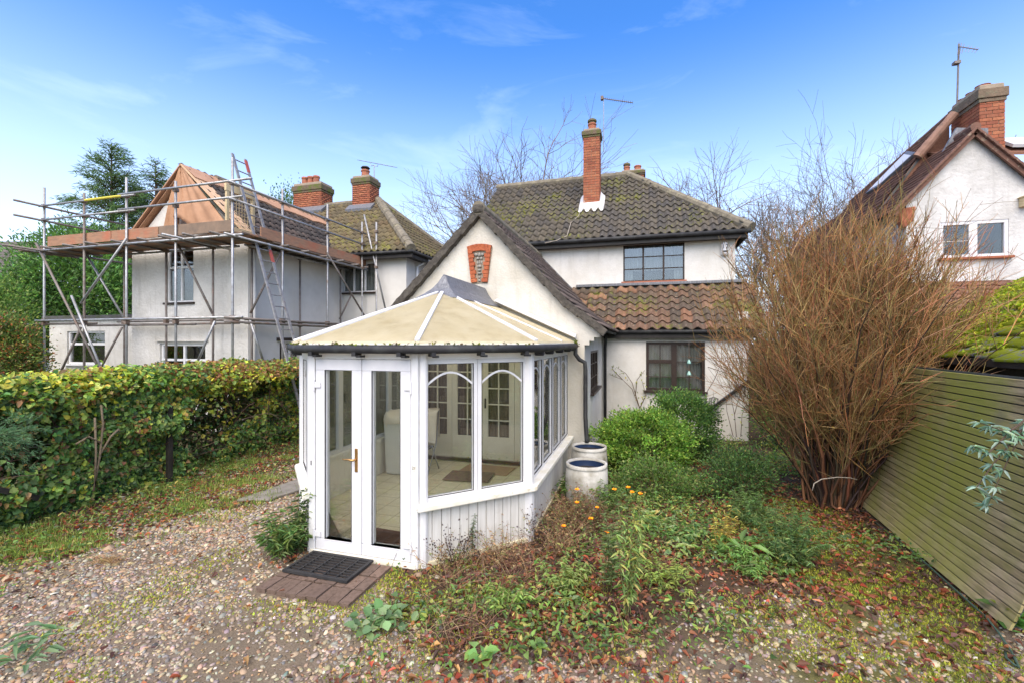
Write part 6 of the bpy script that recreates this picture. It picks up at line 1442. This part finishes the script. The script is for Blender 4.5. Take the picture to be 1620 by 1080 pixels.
def offshoots(pts, per, lo, hi, Lr, spread, r0, r1, cols, K2=4, up=.35):
    n, K, _ = pts.shape; k = np.repeat(np.arange(n), per); s = rng.uniform(lo, hi, len(k)) * (K - 1.001); i = s.astype(int); f = (s - i)[:, None]
    Q = pts[k, i] * (1 - f) + pts[k, i + 1] * f; d = unit(pts[k, i + 1] - pts[k, i]); dd = unit(d + rng.normal(0, spread, d.shape) + np.array([0, 0, up]))
    pp = curved(Q, dd, rng.uniform(Lr[0], Lr[1], len(k)), K2, .06, .05); return pp, twigmesh(pp, r0, r1, jit(pick(cols, len(k)), .2))
p2, tw2 = offshoots(pts, 17, .36, .98, (.3, .9), .46, .0048, .0022, TWC, 5, .55); p3, tw3 = offshoots(p2, 6, .2, .98, (.12, .45), .62, .0030, .0018, TWC, 3, .55); low, tw4 = offshoots(pts, 1, .15, .45, (.2, .5), .35, .004, .002, TWC, 4)
V, F, c = merge([tw2, tw3, tw4]); add_leaves(bs, 'twigs', V, F, c, 'twig')
sel = rng.integers(0, len(p2), 420); Q = p2[sel, rng.integers(1, 5, 420)]; V, F, c = leafmesh(Q, rng.normal(0, 1, Q.shape), rng.normal(0, 1, Q.shape), .04, .02, jit(pick([(.26, .24, .06), (.55, .40, .05), (.18, .18, .06)], 420, [3, .5, 3]), .2)); add_leaves(bs, 'leaves', V, F, c)
# rope tied round its foot
rp_ = [tuple(at(x, y, 5.75)) for x, y in [(1285, 775), (1288, 764), (1300, 757), (1325, 754), (1345, 755), (1356, 758)]]
tag(MB().tube(rp_, .006, 6).build('rope', M['string'], None, smooth=True), 'pale rope tied round the foot of the twiggy shrub', 'rope')
# grey-leaved branch reaching in from the right
gb_ = [tuple(at(x, y, 3.1)) for x, y in [(1700, 560), (1640, 650), (1600, 715), (1575, 770), (1562, 800)]]; gb2 = [tuple(at(x, y, 3.1)) for x, y in [(1640, 650), (1608, 690), (1570, 735), (1545, 770)]]; gb3 = [tuple(at(x, y, 3.1)) for x, y in [(1640, 650), (1600, 680), (1565, 715), (1540, 705)]]; gb4 = [tuple(at(x, y, 3.1)) for x, y in [(1660, 700), (1620, 690), (1585, 680), (1550, 668)]]
gl = thing('grey_leaved_branch', 'slender branch with grey-green leaf tufts hanging in at the right edge', 'branch', gb_[0])
for s in (gb_, gb2, gb3, gb4): MB().tube(s, [.008, .006, .004, .003, .002][:len(s)], 5).build('stem', simple_twig((.10, .07, .05)), gl)
for s in (gb_, gb2, gb3, gb4):
    for i in range(1, len(s)):
        for k_ in range(2):
            c = Vector(s[i]).lerp(Vector(s[i - 1]), k_ * .5); n = 9; az = rng.random(n) * 6.283; D = np.c_[np.cos(az), np.sin(az), rng.uniform(-.9, .5, n)]; N = np.c_[rng.normal(0, .4, (n, 2)), np.ones(n)]
            V, F, cc = leafmesh(np.tile(c, (n, 1)), D, N, rng.uniform(.05, .085, n), .018, jit(pick([(.16, .24, .20), (.24, .32, .28), (.12, .20, .15)], n), .12), .2, .35); add_leaves(gl, 'leaf_tuft', V, F, cc)

# ------------------------------------------------------------------ ivy hedge
hg = thing('hedge', 'long ivy-covered hedge with yellow and green leaves along the drive', 'hedge', (-7.4, 6, 0))
def hfront(v, z): return -7.12 - .06 * (v - 3.3) + (fbm(v, z, .9, 12) - .5) * .75 + (fbm(v, z, 3.1, 14) - .5) * .5 - .18 * np.abs(z - .9) + .22 * (z < .5) * (fbm(v, z * 0, 1.2, 16))
n = 52000; hv = rng.uniform(1.9, 10.9, n); hz = rng.uniform(0.02, 1.80, n)
dens = (fbm(hv, hz, 1.15, 23) - .5) * 1.5 + .5 + .18 * sstep(1.1, 1.7, hz) + .10 * sstep(.6, .1, hz) + .10 * sstep(6.5, 9, hv); kp = rng.random(n) < np.clip(sstep(.45, .58, dens) + .04, 0, 1); hv, hz = hv[kp], hz[kp]; n = len(hv)
dp_ = np.abs(rng.normal(0, .10, n)); hu = hfront(hv, hz) - dp_
top = rng.random(20000); tv = rng.uniform(1.9, 10.9, 20000); tu = rng.uniform(-8.6, -7.0, 20000); tz = 1.74 + (fbm(tu, tv, 1.6, 33) - .5) * .38 + (fbm(tu, tv, .5, 35) - .5) * .16 - np.abs(rng.normal(0, .06, 20000)) - .22 * sstep(-7.25, -6.95, tu) + .03 * rng.normal(0, 1, 20000)
P = np.concatenate([np.c_[hu, hv, hz], np.c_[tu, tv, tz]]); n1_ = len(hu); n = len(P)
D = rng.normal(0, .7, (n, 3)); D[:n1_, 2] -= .6; D[:n1_, 0] += .3; N = rng.normal(0, .5, (n, 3)); N[:n1_, 0] += 1.0; N[:n1_, 2] += .6; N[n1_:, 2] += 1.2
f1 = fbm(P[:, 1], P[:, 2], .9, 40); yel = np.clip(sstep(.42, .58, f1) * .65 + .08 + .15 * sstep(1.0, 1.6, P[:, 2]) * sstep(9.5, 7.5, P[:, 1]), 0, .9); u_ = rng.random(n)
base_ = pick([(.085, .15, .045), (.13, .215, .06), (.055, .10, .04), (.18, .26, .065)], n); yl = pick([(.34, .33, .05), (.44, .40, .07), (.26, .31, .06), (.32, .37, .11)], n); rd = pick([(.20, .10, .05), (.26, .14, .06), (.15, .11, .05)], n)
cc = np.where((u_ < yel)[:, None], yl, base_); rr_ = sstep(.52, .62, fbm(P[:, 1], P[:, 0], .8, 46)) * (P[:, 2] > 1.5) * .5; cc = np.where((rng.random(n) < rr_)[:, None], rd, cc); cc = np.where((rng.random(n) < .10)[:, None], rd, cc)
V, F, c = leafmesh(P, D, N, rng.uniform(.04, .095, n), rng.uniform(.035, .08, n), jit(cc, .25), .2, .25, .75); add_leaves(hg, 'foliage', V, F, c)
# inner and rear leaves, coloured darker for the shade inside the hedge; branches
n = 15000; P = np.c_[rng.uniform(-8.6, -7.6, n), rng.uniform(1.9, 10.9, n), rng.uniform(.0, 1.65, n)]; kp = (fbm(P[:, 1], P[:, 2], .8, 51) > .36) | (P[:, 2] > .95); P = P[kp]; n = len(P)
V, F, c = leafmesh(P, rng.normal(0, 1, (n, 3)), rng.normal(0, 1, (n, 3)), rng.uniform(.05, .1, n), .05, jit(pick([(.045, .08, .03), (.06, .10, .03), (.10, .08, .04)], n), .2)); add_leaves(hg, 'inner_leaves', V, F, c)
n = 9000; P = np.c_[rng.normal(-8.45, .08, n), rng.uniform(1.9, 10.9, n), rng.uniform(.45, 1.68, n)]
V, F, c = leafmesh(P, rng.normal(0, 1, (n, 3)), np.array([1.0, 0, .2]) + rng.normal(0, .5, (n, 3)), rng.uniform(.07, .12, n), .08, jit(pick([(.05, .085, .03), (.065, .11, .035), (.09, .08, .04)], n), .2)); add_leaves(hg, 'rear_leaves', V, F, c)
n = 420; P = np.c_[rng.uniform(-8.1, -7.35, n), rng.uniform(2, 10.8, n), rng.uniform(0, .9, n)]; D = rng.normal(0, .7, (n, 3)); D[:, 2] = np.abs(D[:, 2]) + .3
V, F, c = twigmesh(curved(P, D, rng.uniform(.5, 1.3, n), 6, .15, .06), rng.uniform(.004, .012, n), .003, jit(pick([(.16, .10, .07), (.22, .15, .10), (.10, .07, .05)], n), .2)); add_leaves(hg, 'branches', V, F, c, 'twig')
for pts_ in ([(148, 776), (158, 720), (163, 670), (160, 640)], [(150, 770), (152, 715), (150, 660)], [(157, 720), (175, 690), (188, 678)], [(160, 700), (140, 690), (120, 702)]):
    MB().tube([tuple(atu(x, y, -7.02)) for x, y in pts_], .014, 6).build('trunk', simple_twig((.22, .17, .11)), hg, smooth=True)
fp = atz(268, 757); fpost = thing('wire_fence', 'black post and wires of a fence standing inside the hedge', 'fence', (-7.3, fp.y, 0))
px_ = -7.12; pv_ = atu(268, 700, px_).y
MB().box(px_ - .035, px_ + .035, pv_ - .035, pv_ + .035, 0, 1.22).build('post', M['black'], fpost, bevel=.006)
p2_ = atu(20, 690, -6.95).y; MB().bar((-7.0, p2_ + .25, .35), (-6.95, p2_ - .75, .95), .06, .06).build('rail', M['black'], fpost)
for z in (.35, .65, .95, 1.15): MB().tube([(px_, 2.2, z), (px_, pv_, z + .01), (px_ - .2, 10.8, z)], .0035, 4).build('wire', M['black'], fpost)
# conifer fronds poking in at left edge
fr_ = thing('conifer_sprig', 'feathery blue-green conifer sprig at the left edge of the hedge', 'conifer', (-6.7, 3.2, 0)); c0_ = np.array(atu(-30, 690, -6.6)); n = 26
D = np.c_[rng.uniform(.2, 1, n), rng.normal(.5, .5, n), rng.normal(.1, .35, n)]; pts_ = curved(np.tile(c0_, (n, 1)) + rng.normal(0, .06, (n, 3)), D, rng.uniform(.25, .5, n), 6, .2, .04); V, F, c = twigmesh(pts_, .004, .002, (.08, .10, .05)); add_leaves(fr_, 'stems', V, F, c, 'twig')['kind'] = 'stuff'
k = np.repeat(np.arange(n), 70); Q = pts_[k, rng.integers(1, 6, len(k))] + rng.normal(0, .02, (len(k), 3)); V, F, c = leafmesh(Q, unit(pts_[k, 5] - pts_[k, 0]) + rng.normal(0, .45, Q.shape), rng.normal(0, 1, Q.shape), .045, .008, jit(pick([(.06, .12, .06), (.09, .16, .08)], len(k)), .2)); add_leaves(fr_, 'fronds', V, F, c)

# ------------------------------------------------------------------ trees
def bare_tree(label, px, ytop, Y, seed, spread=1.0, lean=0, col=(.20, .155, .115), trunk_r=.20, gen=6):
    global rng
    top_ = at(px, ytop, Y); b = Vector((top_.x, top_.y, 0)); H = top_.z; r_ = random.Random(seed); t = thing('bare_tree', label, 'tree', b, 'leafless trees behind the houses')
    segs = {i: [] for i in range(gen + 1)}
    def br(p, d, L, r, lev):
        K = 5 if lev < 4 else 3; pts = [p]; q = p.copy(); dd = d.copy()
        for i in range(K - 1):
            dd = (dd + Vector((r_.gauss(0, .16), r_.gauss(0, .16), r_.gauss(.01, .12)))).normalized(); q = q + dd * L / (K - 1); pts.append(q.copy())
        segs[lev].append(([tuple(x) for x in pts], r, r * (.62 if lev < gen else .4)))
        if lev >= gen: return
        nc = (6, 5, 4, 4, 4, 2)[lev]
        for c in range(nc):
            f = 1.0 if c == 0 else r_.uniform(.35, 1.0); i = min(K - 2, int(f * (K - 1))); pp = pts[i].lerp(pts[i + 1], f * (K - 1) - i)
            ang = r_.uniform(.40, .95) * spread if c else r_.uniform(.05, .25); az = r_.random() * 6.283; bd = (pts[i + 1] - pts[i]).normalized()
            x = bd.orthogonal().normalized(); y = bd.cross(x); nd = (bd * math.cos(ang) + (x * math.cos(az) + y * math.sin(az)) * math.sin(ang) + Vector((0, 0, .05))).normalized()
            br(pp, nd, L * r_.uniform(.56, .82), r * r_.uniform(.42, .62) if c else r * .62, lev + 1)
    br(b, Vector((lean, 0, 1)).normalized(), H * .33, trunk_r, 0)
    zmax = max(p[2] for l in segs.values() for s in l for p in s[0]); k_ = H / zmax
    for nm, levs in (('trunk', (0, 1)), ('crown', range(2, 4)), ('twigs', range(4, gen + 1))):
        S = [s for l in levs for s in segs[l]]; A = np.array([s[0] for s in S]); A[..., 2] *= k_; A[..., :2] = (A[..., :2] - np.array(b)[:2]) * k_ + np.array(b)[:2]
        V, F, c = twigmesh(A, np.maximum([s[1] for s in S], .009), np.maximum([s[2] for s in S], .006), jit(np.tile(col, (len(S), 1)), .2), 4 if nm == 'trunk' else 3); add_leaves(t, nm, V, F, c, 'twig')
bare_tree('wide leafless tree rising behind the main roof left of the tall chimney', 870, 205, 27, 5, 1.1)
bare_tree('leafless tree behind the roof at the left of the same group', 815, 222, 28, 8, 1.05)
bare_tree('leafless tree right of the house above the twiggy shrub', 1215, 200, 26, 13, 1.2)
bare_tree('tall leafless tree beside the right neighbour roof', 1385, 135, 25, 21, 1.2)
bare_tree('faint distant leafless tree at the far left', 20, 362, 42, 55, 1.1, gen=5)
def conifer(label, px, ytop, Y, R_, seed, n=15000, dens=1.0, z0=.6):
    p = at(px, ytop, Y); H = p.z; t = thing('conifer_tree', label, 'tree', (p.x, p.y, 0), 'evergreens beyond the scaffold'); b = np.array([p.x, p.y, 0])
    MB().tube([(p.x, p.y, 0), (p.x + .1, p.y, H * .5), (p.x, p.y, H * .985)], [.22, .12, .015], 7).build('trunk', simple_twig((.11, .08, .06)), t)
    nb = 260; hz_ = H * (z0 / H + (1 - z0 / H) * rng.random(nb) ** .8) ; az = rng.random(nb) * 6.283; Lb = R_ * np.clip((1 - hz_ / H) ** .6, .03, 1) * rng.uniform(.55, 1.15, nb) + .12
    D = np.c_[np.cos(az), np.sin(az), rng.uniform(.35, 1.1, nb)]; B0 = b + np.c_[np.zeros((nb, 2)), hz_]; pts = curved(B0, D, Lb, 7, .35, .03); V, F, c = twigmesh(pts, .025, .006, (.10, .075, .05)); add_leaves(t, 'branches', V, F, c, 'twig')
    w = Lb / Lb.sum(); k = rng.choice(nb, n, p=w); s = rng.uniform(.12, 1, n) ** .7 * 5.99; i = s.astype(int); f = (s - i)[:, None]; Q = pts[k, i] * (1 - f) + pts[k, i + 1] * f + rng.normal(0, .11, (n, 3)) * np.array([1, 1, .8])
    dd = unit(pts[k, 6] - pts[k, 0]) + rng.normal(0, .5, (n, 3)); dd[:, 2] -= .15; tone = (1 + rng.normal(0, .2, nb))[k][:, None]
    V, F, c = leafmesh(Q, dd, rng.normal(0, .6, (n, 3)) + np.array([0, 0, 1]), rng.uniform(.12, .28, n), rng.uniform(.016, .034, n), np.clip(jit(pick([(.07, .12, .05), (.10, .155, .065), (.05, .09, .04)], n), .18) * tone, .005, .5)); add_leaves(t, 'crown', V, F, c)
conifer('tall dark green conifer behind the scaffold, the higher of two', 176, 230, 19, 3.7, 3, 25000)
conifer('narrower conifer next to the brown gable of the scaffolded house', 246, 256, 20, 2.5, 4, 13000)
bush('evergreen_tree', 'dense bright green evergreen below the scaffold deck', 'tree', tuple(at(125, 470, 17)), (2.6, 1.6, 2.3), 18000, .16, .06, [(.07, .14, .04), (.10, .19, .05), (.05, .10, .035)], None, 'evergreens beyond the scaffold', clumps=220, cl=.14)
bush('evergreen_tree', 'lower rounded evergreen at the left under the deck end', 'tree', tuple(at(45, 500, 16)), (1.5, 1.3, 1.5), 8000, .13, .055, [(.06, .12, .04), (.09, .17, .05), (.045, .085, .03)], None, 'evergreens beyond the scaffold', clumps=120, cl=.15)
p = at(452, 310, 22); bush('evergreen_tree', 'tip of a small leafy tree showing over the left roof', 'tree', (p.x, p.y, p.z - 1.5), (1.0, 1.0, 1.7), 5000, .12, .05, DARKG, None, 'evergreens beyond the scaffold', clumps=60)
